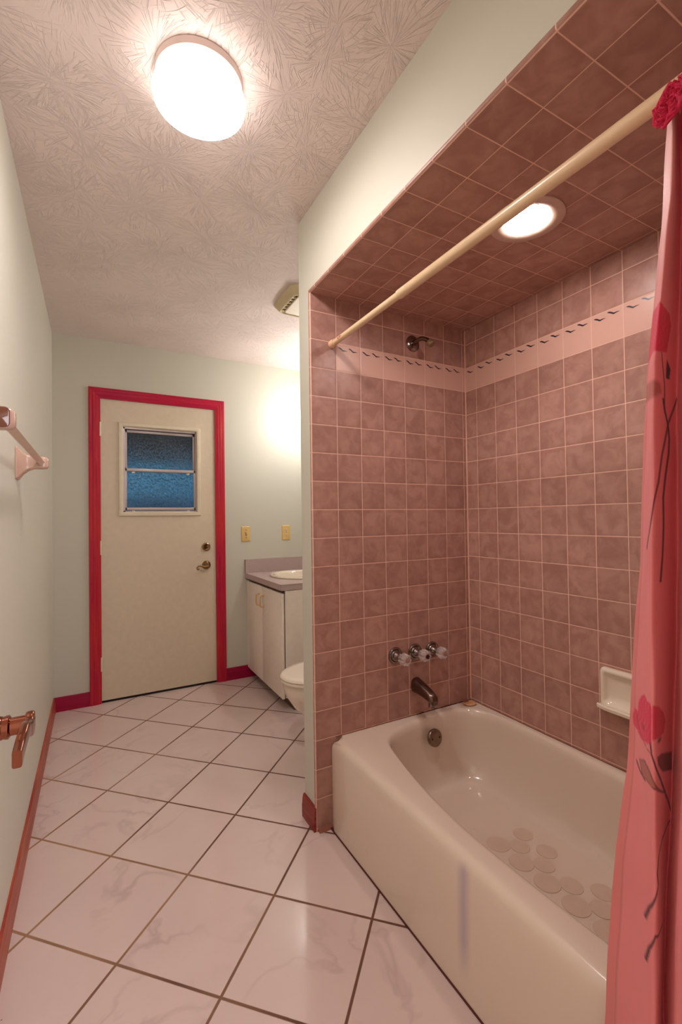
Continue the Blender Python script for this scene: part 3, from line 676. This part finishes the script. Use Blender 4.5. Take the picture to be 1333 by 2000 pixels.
# ---------------------------------------------------------------- shower curtain
def cur_lin(z):
    z = min(max(z, CURTAIN_FOLDS[-1][0]), CURTAIN_FOLDS[0][0])
    for a, b in zip(CURTAIN_FOLDS, CURTAIN_FOLDS[1:]):
        if b[0] <= z <= a[0]:
            t = (a[0]-z)/max(1e-6, a[0]-b[0]); return [(p[0]+(q[0]-p[0])*t, p[1]+(q[1]-p[1])*t) for p, q in zip(a[1], b[1])]
def cur_pt(r, u, z):
    x = y = 0; N = 7
    for k in range(N):
        w = min(max(u+(k-3)/3*.16, 0), len(r)-1.0001); i = int(w); t = w-i
        x += r[i][0]*(1-t)+r[i+1][0]*t; y += r[i][1]*(1-t)+r[i+1][1]*t
    x /= N; y /= N
    x += 0.0016*math.sin(z*9+u*2.3)+0.0009*math.sin(z*23+u*5.1)+0.0007*math.sin(z*41-u*7)
    return (x, y, z)
cur = thing('shower_curtain', (1.02, -3.14, 0.09), 'pink floral shower curtain bunched at the right edge of the photo', 'shower curtain')
us = list(np.arange(0, 2.4, 0.025))+list(np.arange(2.4, 10.001, 0.08)); us[-1] = 10.0
zs = list(np.arange(1.885, 1.62, -0.012))+list(np.arange(1.62, 0.48, -0.0026))+list(np.arange(0.48, 0.09, -0.012))+[0.09]
us = np.array(us); zs = np.array(zs)
G = np.zeros((len(zs), len(us), 3))
for i, z in enumerate(zs):
    r = cur_lin(z)
    for j, u in enumerate(us): G[i, j] = cur_pt(r, float(u), float(z))
me = bpy.data.meshes.new('curtain_panel')
nz, nu = len(zs), len(us)
idx = np.arange(nz*nu).reshape(nz, nu)
quads = np.stack([idx[:-1, :-1], idx[1:, :-1], idx[1:, 1:], idx[:-1, 1:]], -1).reshape(-1, 4)
vv = (G.reshape(-1, 3)-np.array([1.02, -3.14, 0.09]))
me.from_pydata(vv.tolist(), [], quads.tolist()); me.polygons.foreach_set('use_smooth', [True]*len(quads))
# printed pattern as a colour attribute of the cloth
UU, ZZ = np.meshgrid(us, zs); SU = 0.072
PX, PZ = UU*SU, ZZ
colr = np.zeros((nz, nu, 3)); 
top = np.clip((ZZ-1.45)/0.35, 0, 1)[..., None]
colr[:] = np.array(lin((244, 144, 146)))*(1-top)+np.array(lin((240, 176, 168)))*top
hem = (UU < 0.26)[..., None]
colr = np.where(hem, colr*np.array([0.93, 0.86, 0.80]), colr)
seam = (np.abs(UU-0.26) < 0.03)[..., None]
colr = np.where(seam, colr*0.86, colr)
def sdf_poly(pts):
    P_ = [(u*SU, z) for u, z in pts]; inside = np.zeros(PX.shape, bool); dist = np.full(PX.shape, 9.0)
    for (x0, y0), (x1, y1) in zip(P_, P_[1:]+P_[:1]):
        ex, ey = x1-x0, y1-y0; L2 = ex*ex+ey*ey+1e-12
        t = np.clip(((PX-x0)*ex+(PZ-y0)*ey)/L2, 0, 1); dist = np.minimum(dist, np.hypot(PX-x0-t*ex, PZ-y0-t*ey))
        c_ = ((y0 > PZ) != (y1 > PZ)) & (PX < (x1-x0)*(PZ-y0)/(y1-y0+1e-12)+x0); inside ^= c_
    return np.where(inside, -dist, dist)
def sdf_line(pts):
    P_ = [(u*SU, z) for u, z in pts]; dist = np.full(PX.shape, 9.0)
    for (x0, y0), (x1, y1) in zip(P_, P_[1:]):
        ex, ey = x1-x0, y1-y0; L2 = ex*ex+ey*ey+1e-12
        t = np.clip(((PX-x0)*ex+(PZ-y0)*ey)/L2, 0, 1); dist = np.minimum(dist, np.hypot(PX-x0-t*ex, PZ-y0-t*ey))
    return dist
def stamp(mask, rgb, k=1.0):
    global colr
    m = (np.clip(mask, 0, 1)*k)[..., None]; colr = colr*(1-m)+np.array(lin(rgb))*m
def soft(d, w=0.0010): return np.clip(0.5-d/(2*w), 0, 1)
CP = CURTAIN_PRINT
def petals(key, rgb, rgb2, k, freq=1500):
    d = sdf_poly(CP[key]); st = 0.5+0.5*np.sin((PX*0.9+PZ*0.35)*freq+6*np.sin(PZ*160))
    stamp(soft(d), rgb, k); stamp(soft(d)*st, rgb2, k*0.55)
petals('petals1', (222, 14, 68), (250, 84, 124), 1.0, 900)
petals('petals2', (212, 16, 60), (232, 60, 96), 0.85, 700)
petals('petT', (218, 16, 66), (240, 60, 100), 0.95, 500)
for key, w, k in (('stem1', 0.0020, 1), ('stem2', 0.0019, 1), ('stem3', 0.0019, 1), ('stemA', 0.0024, 1), ('stemB', 0.0026, 0.9), ('stemT', 0.0014, 1), ('leafv', 0.0022, 0.9)):
    stamp(soft(sdf_line(CP[key])-w), (62, 10, 26), k)
d = sdf_poly(CP['leaf1']); stamp(soft(d), (176, 104, 88), 0.9); stamp(soft(np.abs(d)-0.0009), (92, 30, 34), 0.9)
stamp(soft(sdf_line([CP['leaf1'][1], CP['leaf1'][3], CP['leaf1'][4]])-0.0009), (92, 30, 34), 0.8)
d = sdf_poly(CP['leaf2']); stamp(soft(d), (110, 24, 38), 0.95)
d = sdf_poly(CP['leafT']); stamp(soft(d), (36, 10, 20), 1)
d = sdf_poly(CP['brown']); stamp(soft(d, 0.003), (170, 84, 60), 0.75)
# a core vein in the lower flower
stamp(soft(sdf_line([(0.34, 0.885), (0.38, 0.872), (0.5, 0.862), (0.72, 0.855), (0.92, 0.851)])-0.0008), (110, 8, 40), 0.9)
stamp(soft(np.hypot(PX-0.62*SU, PZ-0.878)-0.004, 0.003), (150, 14, 50), 0.8)
stamp(soft(np.hypot((PX-1.25*SU)/1.6, PZ-0.8705)-0.0035, 0.002), (50, 10, 24), 0.9)
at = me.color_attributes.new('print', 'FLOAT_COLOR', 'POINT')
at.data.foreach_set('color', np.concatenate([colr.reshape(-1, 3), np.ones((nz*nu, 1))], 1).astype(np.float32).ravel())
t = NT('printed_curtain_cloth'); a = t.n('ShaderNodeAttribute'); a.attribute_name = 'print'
p = t.geo(); s = t.sep(p)
weave = t.noise(t.comb(t.math('MULTIPLY', s[0], 900), t.math('MULTIPLY', s[1], 900), t.math('MULTIPLY', s[2], 500)), 1.0, 1)
cc = t.mix(t.math('MULTIPLY', t.noise(t.comb(s[0], s[1], t.math('MULTIPLY', s[2], 0.4)), 14, 2), 0.25), a.outputs['Color'], (0.42, 0.05, 0.09))
t.set(Base_Color=cc, Roughness=0.65, Sheen_Weight=0.15)
tr = t.n('ShaderNodeBsdfTranslucent'); t.put(tr.inputs[0], t.mix(1.0, cc, (1.0, 0.10, 0.24), 'MULTIPLY'))
mx = t.n('ShaderNodeMixShader'); mx.inputs[0].default_value = 0.15
t.l(t.b.outputs[0], mx.inputs[1]); t.l(tr.outputs[0], mx.inputs[2]); t.l(mx.outputs[0], t.out.inputs[0])
t.bump(weave, 0.12, 0.0005)
me.materials.append(t.m)
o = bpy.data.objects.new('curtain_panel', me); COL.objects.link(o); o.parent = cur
# crocheted rosettes on the header and the hooks over the rod
rnd = random.Random(3)
ROS = plain('crimson_crochet', (196, 20, 66), 0.8, var=0.3, scale=120)
def rosette(c, n_):
    bm = bmesh.new(); c = Vector(c); n_ = Vector(n_).normalized(); a = n_.orthogonal().normalized(); b = n_.cross(a)
    pts = []
    for k in range(170):
        th = k*0.42; r = 0.003+0.023*(k/170)**0.8
        w = r+0.0035*math.sin(th*4.7+k*0.05); pts.append(c+a*w*math.cos(th)+b*w*math.sin(th)*1.15+n_*(0.004*math.sin(th*6.1)+0.008-0.2*r))
    tube(bm, pts, 0.0024, 6, up=n_)
    return bm
ro = build('rosette', rosette((1.012, -3.082, 1.842), (-0.95, 0.3, 0)), ROS, cur, 60)
for y, wh in ((-3.088, 'black ring on the ivory rod, nearest the shower head'), (-3.16, 'second black ring from the shower head on the ivory rod'), (-3.23, 'third black ring from the shower head on the ivory rod'), (-3.30, 'black ring on the ivory rod, closest to the near wall')):
    bm = bmesh.new(); pts = []
    for k in range(25):
        a = -PI*0.5+2*PI*k/24*0.93
        pts.append((RX+0.0225*math.cos(a), y+0.001*k/24, RZ-0.003+0.0225*math.sin(a)*1.2))
    tube(bm, pts, 0.0032, 8, up=Vector((0, 1, 0)))
    c0 = (RX, y, RZ-0.004)
    solo('curtain_hook', bm, BLACK, c0, wh, 'curtain hook', 'black curtain rings at the bunched end of the rod', 50)

# ---------------------------------------------------------------- soap dish on the side wall
sd = thing('soap_dish', (XR, -2.55, 0.61), 'cream ceramic soap dish set in the tiled side wall', 'soap dish')
bm = bmesh.new()
cy_, cz_, hw, hh = -2.556, 0.613, 0.084, 0.069
def rr3(x, hy, hz, r, dz=0.0): return [Vector((x, cy_+a, cz_+dz+b)) for a, b in rrect(0, 0, hy, hz, r, 6)]
rings = [rr3(XR, hw, hh, 0.012), rr3(XR-0.010, hw, hh, 0.014), rr3(XR-0.017, hw-0.003, hh-0.003, 0.014), rr3(XR-0.020, hw-0.009, hh-0.009, 0.012), rr3(XR-0.018, hw-0.015, hh-0.015, 0.014),
         rr3(XR-0.010, hw-0.020, hh-0.019, 0.016), rr3(XR-0.002, hw-0.028, hh-0.026, 0.018), rr3(XR-0.001, hw-0.05, hh-0.045, 0.01)]
build('recess', loft(bm, rings), PORC, sd, 50)
# projecting lip
rings = []
for k in range(13):
    y = cy_-hw+2*hw*k/12; q = 1-abs(k-6)/6.0; d = 0.036+0.010*min(1, q*2.5); z0 = cz_-hh
    rings.append([Vector((XR-0.001, y, z0+0.014)), Vector((XR-d*0.6, y, z0+0.010)), Vector((XR-d+0.005, y, z0+0.016)), Vector((XR-d, y, z0+0.012)), Vector((XR-d+0.002, y, z0+0.002)), Vector((XR-d*0.55, y, z0-0.006)), Vector((XR-0.001, y, z0-0.006))])
build('lip', loft(bmesh.new(), rings), PORC, sd, 50)

# small shell-shaped soap in the tub corner
bm = bmesh.new(); rings = []
for h, s in ((0.0, 0.75), (0.003, 0.96), (0.006, 1.0), (0.009, 0.93), (0.011, 0.70), (0.0115, 0.3)):
    rings.append([Vector((1.752+0.031*s*(1+0.02*math.cos(7*a))*math.cos(a), -1.873+0.028*s*math.sin(a), TZ+0.0005+h)) for a in [2*PI*i/40 for i in range(40)]])
so = thing('soap', (1.752, -1.873, TZ), 'flat shell-shaped tan soap in the far corner of the tub rim', 'soap')
build('soap_cake', loft(bm, rings), plain('tan_soap', (214, 160, 118), 0.45, var=0.25, scale=35), so, 50)
bm = bmesh.new(); tube(bm, crom([(1.728, -1.866, TZ+0.012), (1.738, -1.862, TZ+0.017), (1.750, -1.866, TZ+0.014), (1.758, -1.858, TZ+0.013)], 5), [0.003+0.002*math.sin(i*0.4) for i in range(16)], 8)
build('soap_sliver', bm, plain('brown_sliver', (150, 84, 66), 0.5), so, 50)

# ================================================================ CEILING THINGS
LC = Vector((0.496, -2.168, H))
t = thing('ceiling_light', LC, 'round white flush ceiling lamp, lit, on the textured ceiling', 'ceiling light')
build('lamp_pan', lathe(bmesh.new(), LC, (0, 0, -1), [(0, 0.114), (0.003, 0.117), (0.022, 0.116), (0.026, 0.108), (0.030, 0.105), (0.046, 0.104), (0.048, 0.09)], 72), PANMETAL, t, 40)
gb = lathe(bmesh.new(), LC, (0, 0, -1), [(0.043, 0.10), (0.044, 0.113), (0.050, 0.121), (0.060, 0.1245), (0.072, 0.1215), (0.081, 0.108), (0.087, 0.08), (0.090, 0.04), (0.091, 0.001)], 72)
bmesh.ops.recalc_face_normals(gb, faces=gb.faces); gb.normal_update()
for f in gb.faces: f.material_index = 0 if f.normal.z < -0.45 else 1
build('glass_shade', gb, [LAMPGLASS, LAMPSIDE], t, 50)
a = math.radians(-47)
build('thumb_screw', lathe(bmesh.new(), LC+Vector((0.1035*math.cos(a), 0.1035*math.sin(a), -0.039)), (math.cos(a), math.sin(a), 0), [(0, 0.003), (0.006, 0.003), (0.006, 0.001)], 12), plain('dark_thumb_screw', (96, 40, 44), 0.4), t, 40)

DC = Vector((1.380, -2.528, ZS))
t = thing('recessed_downlight', DC, 'round lit downlight in the tiled soffit over the tub', 'downlight')
build('trim_ring', lathe(bmesh.new(), DC, (0, 0, -1), [(0, 0.106), (0.004, 0.106), (0.006, 0.102), (0.007, 0.085), (0.005, 0.072), (0.002, 0.066), (0.001, 0.064)], 72, cap1=False), plain('downlight_trim', (206, 176, 158), 0.4), t, 40)
build('lens', lathe(bmesh.new(), DC, (0, 0, -1), [(0, 0.066), (0.0035, 0.066), (0.005, 0.06), (0.006, 0.03), (0.0062, 0.001)], 60), LENS, t, 40)

# exhaust fan
t = thing('exhaust_fan', (1.30, -1.13, H), 'square cream exhaust fan cover with rounded corners on the ceiling', 'exhaust fan')
fx, fy = 1.297, -1.128
def rz(hx, hy, r, z): return [Vector((a, b, z)) for a, b in rrect(fx, fy, hx, hy, r, 8)]
fh = build('housing', loft(bmesh.new(), [rz(0.155, 0.155, 0.045, H), rz(0.155, 0.155, 0.045, H-0.004), rz(0.130, 0.130, 0.038, H-0.038), rz(0.127, 0.127, 0.036, H-0.040), rz(0.122, 0.122, 0.032, H-0.040), rz(0.119, 0.119, 0.03, H-0.036), rz(0.116, 0.116, 0.03, H-0.020)], True, True), FANP, t, 40)
build('grille_plate', loft(bmesh.new(), [rz(0.098, 0.105, 0.016, H-0.030), rz(0.100, 0.107, 0.018, H-0.038), rz(0.097, 0.104, 0.016, H-0.041)]), FANPL, t, 40)
bm = B(fx-0.116, fx+0.116, fy-0.116, fy+0.116, H-0.0215, H-0.0205)
for k in range(7):
    y = fy-0.10+0.033*k; box(bm, fx-0.117, fx-0.098, y-0.004, y+0.004, H-0.034, H-0.021, mi=1); box(bm, fx+0.098, fx+0.117, y-0.004, y+0.004, H-0.034, H-0.021, mi=1)
build('slots', bm, [DARK, FANP], t, 0)

# ================================================================ FAR WALL SMALL THINGS
def plate(name, x0, x1, z0, z1, label, cat):
    t = thing(name, ((x0+x1)/2, 0.0, (z0+z1)/2), label, cat)
    bm = bmesh.new(); cx, cz = (x0+x1)/2, (z0+z1)/2
    def r(hx, hz, y): return [Vector((a, y, b)) for a, b in rrect(cx, cz, hx, hz, 0.004, 4)]
    hx, hz = (x1-x0)/2, (z1-z0)/2
    loft(bm, [r(hx, hz, 0.0), r(hx, hz, -0.002), r(hx-0.004, hz-0.004, -0.0065), r(hx-0.006, hz-0.006, -0.007)])
    build('wall_plate', bm, IVORY, t, 40); return t, cx, cz
t, cx, cz = plate('light_switch', 1.232, 1.304, 1.043, 1.162, 'yellowed ivory toggle light switch beside the red door casing', 'light switch')
build('toggle', loft(bmesh.new(), [[Vector((cx+a, y, cz+b+dz)) for a, b in rrect(0, 0, hx, hz, 0.0015, 3)] for y, dz, hx, hz in ((-0.006, 0, 0.0055, 0.012), (-0.010, 0.002, 0.0045, 0.008), (-0.018, 0.008, 0.0036, 0.004))]), plain('toggle_ivory', (214, 180, 140), 0.4), t, 40)
bm = B(cx-0.0065, cx+0.0065, -0.0078, -0.0068, cz-0.013, cz+0.013)
build('toggle_slot', bm, plain('toggle_slot_brown', (120, 84, 60), 0.6), t, 0)
for s in (-1, 1): build('screw', lathe(bmesh.new(), (cx, -0.0066, cz+s*0.030), (0, -1, 0), [(0, 0.0038), (0.0012, 0.0034), (0.0014, 0.0005)], 12), plain('screw_brown', (96, 70, 60), 0.4, 0.6), t, 40)
t, cx, cz = plate('electrical_outlet', 1.566, 1.638, 1.045, 1.164, 'yellowed ivory duplex outlet above the pink-grey splash', 'outlet')
for s in (-1, 1):
    bm = bmesh.new(); z = cz+s*0.0195
    loft(bm, [[Vector((cx+a, y, z+b)) for a, b in rrect(0, 0, hx, hz, 0.008, 6)] for y, hx, hz in ((-0.0066, 0.0165, 0.0145), (-0.0085, 0.016, 0.014), (-0.0088, 0.015, 0.013))])
    k = build('receptacle', bm, plain('receptacle_ivory', (228, 200, 150), 0.35), t, 40)
    bm = B(cx-0.0075, cx-0.0055, -0.0095, -0.0085, z-0.001, z+0.007); box(bm, cx+0.0055, cx+0.0075, -0.0095, -0.0085, z-0.001, z+0.0055); lathe(bm, (cx, -0.0085, z-0.007), (0, -1, 0), [(0, 0.0025), (0.001, 0.0025)], 12)
    build('slots', bm, DARK, k, 0)
build('screw', lathe(bmesh.new(), (cx, -0.0066, cz), (0, -1, 0), [(0, 0.003), (0.0012, 0.0028), (0.0014, 0.0005)], 12), plain('screw_brown2', (110, 84, 66), 0.4, 0.6), t, 40)

# ================================================================ VANITY
VX, VY1 = 1.287, -0.752
v = thing('vanity_cabinet', (1.54, -0.38, 0.0), 'cream flat-door vanity cabinet in the far right corner', 'cabinet')
bm = B(VX+0.001, XR+TW-0.001, VY1, -0.016, 0.10, 0.762); 
bm.free(); bm = B(VX+0.001, VX+0.018, VY1, -0.016, 0.10, 0.762); box(bm, XR+TW-0.012, XR+TW-0.001, VY1, -0.016, 0.10, 0.762); box(bm, VX+0.001, XR+TW-0.001, -0.028, -0.016, 0.10, 0.762); box(bm, VX+0.001, XR+TW-0.001, VY1, VY1+0.012, 0.10, 0.762); box(bm, VX+0.001, XR+TW-0.001, VY1, -0.016, 0.10, 0.115); box(bm, VX-0.003, VX+0.001, -0.370, -0.360, 0.09, 0.742, mi=1); box(bm, VX-0.003, VX+0.001, -0.068, -0.056, 0.09, 0.742, mi=1); box(bm, VX-0.003, VX+0.001, VY1, -0.016, 0.742, 0.7625, mi=1)
build('carcass', bm, [CABINET, plain('cabinet_gap', (96, 70, 60), 0.8)], v, 0)
build('toe_kick', B(VX+0.055, XR+TW-0.001, VY1, -0.016, 0.0, 0.10), plain('toe_kick_brown', (110, 84, 66), 0.6), v, 0)
bm = B(VX+0.0005, XR+TW-0.002, VY1-0.014, VY1-0.002, 0.090, 0.760); box(bm, VX+0.075, XR+TW-0.002, VY1-0.014, VY1-0.002, 0.0, 0.0905)
build('end_panel', bm, CABINET, v, 0)
build('filler_strip', B(VX-0.015, VX, -0.058, -0.003, 0.078, 0.744), CABINET, v, 0)
for y0, y1, hy in ((-0.362, -0.062, -0.315), (-0.748, -0.368, -0.405)):
    d = build('cabinet_door', B(VX-0.018, VX-0.001, y0, y1, 0.078, 0.742, 0.002), CABINET, v, 30)
    hp = [(VX-0.018, hy, 0.603), (VX-0.036, hy, 0.604), (VX-0.043, hy, 0.611), (VX-0.044, hy, 0.630), (VX-0.044, hy, 0.660), (VX-0.043, hy, 0.675), (VX-0.036, hy, 0.682), (VX-0.018, hy, 0.683)]
    build('handle', tube(bmesh.new(), hp, 0.0045, 12, up=Vector((0, 1, 0))), plain('honey_handle', (222, 176, 110), 0.35), d, 50)
bm = B(1.258, XR+TW-0.001, -0.768, -0.001, 0.7635, 0.801)
# cut the sink opening as a rounded hole: build the slab around it
bm.free(); bm = bmesh.new()
SCX, SCY, SAX, SAY = 1.548, -0.385, 0.205, 0.238
def slab_ring(z, hole):
    out = []
    for i in range(72):
        a = 2*PI*i/72; c_, s_ = math.cos(a), math.sin(a)
        if hole: out.append(Vector((SCX+SAX*0.94*c_, SCY+SAY*0.94*s_, z)))
        else:
            k = min(((XR+TW-0.001-SCX)/c_ if c_ > 1e-6 else 9), ((1.258-SCX)/c_ if c_ < -1e-6 else 9), ((-0.001-SCY)/s_ if s_ > 1e-6 else 9), ((-0.768-SCY)/s_ if s_ < -1e-6 else 9))
            out.append(Vector((SCX+k*c_, SCY+k*s_, z)))
    return out
def fixcorners(r):
    for X_, Y_ in ((1.258, -0.768), (1.258, -0.001), (XR+TW-0.001, -0.768), (XR+TW-0.001, -0.001)):
        q = min(r, key=lambda p: (p.x-X_)**2+(p.y-Y_)**2); q.x, q.y = X_, Y_
    return r
rs = [slab_ring(0.801, True), fixcorners(slab_ring(0.801, False)), fixcorners(slab_ring(0.7635, False)), slab_ring(0.7635, True)]
loft(bm, rs+[rs[0]], False, False); bmesh.ops.remove_doubles(bm, verts=bm.verts, dist=1e-5)
ct = thing('countertop', (1.53, -0.385, 0.7635), 'pink-grey laminate countertop with a side splash along the mint wall', 'countertop')
build('worktop', bm, LAMINATE, ct, 0)
build('side_splash', B(1.258, XR+TW-0.001, -0.019, -0.0005, 0.8015, 0.905), LAMINATE, ct, 0)
bm = B(1.2568, 1.2582, -0.7695, 0.0, 0.7995, 0.8012); box(bm, 1.257, XR, -0.7695, -0.7681, 0.7995, 0.8012); box(bm, 1.2568, 1.2582, -0.7695, -0.7681, 0.7635, 0.8012)
box(bm, 1.2568, 1.2585, -0.0195, -0.0005, 0.8015, 0.905)
build('edge_seam', bm, LAMEDGE, ct, 0)
# sink
bm = bmesh.new()
def el(s, z, dx=0): return [Vector((SCX+dx+(SAX*s)*math.cos(2*PI*i/64), SCY+(SAY*s)*math.sin(2*PI*i/64), z)) for i in range(64)]
loft(bm, [el(0.93, 0.8015), el(1.0, 0.802), el(1.015, 0.808), el(1.0, 0.815), el(0.95, 0.8175), el(0.88, 0.815), el(0.84, 0.806), el(0.80, 0.78), el(0.72, 0.74), el(0.55, 0.70), el(0.3, 0.685), el(0.08, 0.683)], False, True)
sk = thing('sink', (SCX, SCY, 0.8015), 'oval cream drop-in sink in the pink-grey countertop', 'sink')
build('basin', bm, PORC, sk, 50)
build('drain', lathe(bmesh.new(), (SCX, SCY, 0.684), (0, 0, 1), [(0, 0.022), (0.002, 0.022), (0.003, 0.016), (0.003, 0.001)], 24), CHROME, sk, 40)

# vanity lamp on the right wall (its glow is what lights the far wall)
vl = thing('vanity_light', (XR+TW, -0.42, 2.03), 'row of globe bulbs above the vanity, only its glow and edge showing', 'wall light')
build('light_bar', B(XR-0.028, XR+TW-0.001, -1.05, -0.06, 1.975, 2.085, 0.004), CHROME, vl, 30)
for y in (-0.155, -0.42, -0.685, -0.95):
    c = Vector((XR-0.030, y, 2.03)); pr = [(0, 0.018), (0.012, 0.018)]+[(0.05-0.045*math.cos(q*PI/12), 0.047*math.sin(q*PI/12)) for q in range(2, 12)]+[(0.095, 0.001)]
    build('globe_bulb', lathe(bmesh.new(), c, (-1, 0, 0), pr, 28), BULB, vl, 60)

# ================================================================ TOILET (facing left, behind the partition)
tl = thing('toilet', (1.45, -1.26, 0.0), 'cream porcelain toilet half hidden behind the mint partition', 'toilet')
TYC = -1.262
def egg(xf, xb, w, z, n=56):
    """front at xf (low x), back xb, half width w"""
    out = []; xm = xf+(xb-xf)*0.56
    for i in range(n):
        a = 2*PI*i/n; c_, s_ = math.cos(a), math.sin(a)
        L = (xm-xf) if c_ < 0 else (xb-xm)
        e = 0.92 if c_ < 0 else 0.75
        out.append(Vector((xm+L*math.copysign(abs(c_)**(1.0), c_), TYC+w*math.copysign(abs(s_)**e, s_), z)))
    return out
bm = bmesh.new()
loft(bm, [egg(1.30, 1.72, 0.115, 0.0), egg(1.29, 1.72, 0.118, 0.02), egg(1.285, 1.70, 0.108, 0.06), egg(1.255, 1.68, 0.105, 0.12), egg(1.195, 1.66, 0.125, 0.18), egg(1.135, 1.64, 0.152, 0.24), egg(1.095, 1.64, 0.172, 0.30), egg(1.080, 1.64, 0.182, 0.345), egg(1.078, 1.64, 0.184, 0.372), egg(1.085, 1.63, 0.178, 0.378)])
build('bowl', bm, PORC, tl, 60)
st = lambda z, k: egg(1.066+k, 1.60-k, 0.192-k, z)
build('seat', loft(bmesh.new(), [st(0.380, 0.006), st(0.382, 0.0), st(0.392, 0.0), st(0.396, 0.006)]), PORC, tl, 50)
build('lid', loft(bmesh.new(), [st(0.397, 0.005), st(0.399, 0.0), st(0.405, 0.001), st(0.412, 0.012), st(0.415, 0.04), st(0.4165, 0.10), st(0.417, 0.15)]), PORC, tl, 50)
build('tank', loft(bmesh.new(), [[Vector((a, b, z)) for a, b in rrect(1.705, TYC, hx, hy, 0.03, 6)] for z, hx, hy in ((0.38, 0.080, 0.20), (0.42, 0.088, 0.215), (0.70, 0.093, 0.225))]), PORC, tl, 50)
build('tank_lid', loft(bmesh.new(), [[Vector((a, b, z)) for a, b in rrect(1.705, TYC, hx, hy, 0.032, 6)] for z, hx, hy in ((0.701, 0.097, 0.230), (0.725, 0.099, 0.233), (0.735, 0.092, 0.226))]), PORC, tl, 50)
build('tank_lever', tube(bmesh.new(), [(1.610, TYC+0.15, 0.65), (1.598, TYC+0.15, 0.65), (1.594, TYC+0.12, 0.647), (1.594, TYC+0.08, 0.64)], [0.008, 0.007, 0.005, 0.005], 10), CHROME, tl, 50)
for s in (-1, 1): build('seat_hinge', B(1.585, 1.615, TYC+s*0.07-0.012, TYC+s*0.07+0.012, 0.379, 0.405, 0.003), PORC, tl, 40)

# ================================================================ TOWEL BAR on the left wall
tb = thing('towel_bar', (0.0, -1.93, 1.42), 'beige ceramic towel bar with a square rail on the left wall', 'towel bar')
def bracket(y):
    rings = []
    for x, zc, hz, hy, r in ((0.0005, 1.417, 0.056, 0.034, 0.006), (0.006, 1.417, 0.055, 0.034, 0.008), (0.010, 1.417, 0.050, 0.029, 0.010), (0.022, 1.417, 0.036, 0.022, 0.010), (0.035, 1.419, 0.027, 0.019, 0.009), (0.050, 1.421, 0.0225, 0.018, 0.008), (0.075, 1.421, 0.0215, 0.018, 0.008), (0.087, 1.421, 0.0205, 0.017, 0.010), (0.093, 1.421, 0.015, 0.012, 0.009)):
        rings.append([Vector((x, y+a, zc+b)) for a, b in rrect(0, 0, hy, hz, r, 5)])
    return loft(bmesh.new(), rings)
build('bracket', bracket(-1.545), TOWEL, tb, 50)
nb = build('bracket', bracket(-2.318), TOWEL, tb, 50)
q = build('end_face', loft(bmesh.new(), [[Vector((a, y, b)) for a, b in rrect(0.0600, 1.4215, 0.0265*k_, 0.0205*k_, 0.010, 6)] for y, k_ in ((-2.328, 0.95), (-2.338, 1.0), (-2.3395, 0.93))]), plain('shaded_face_brown', (128, 80, 60), 0.12, coat=0.5), nb, 50)  # shade on the unlit bracket end, put in as a dark brown cover
tag(q, 'end face of the towel bar bracket, its shade coloured in dark brown')
q = 0.0125
build('rail', loft(bmesh.new(), [[Vector((0.070+a, y, 1.422+b)) for a, b in ((q, 0), (0, q), (-q, 0), (0, -q))] for y in (-1.562, -2.30)]), TOWEL, tb, 0)
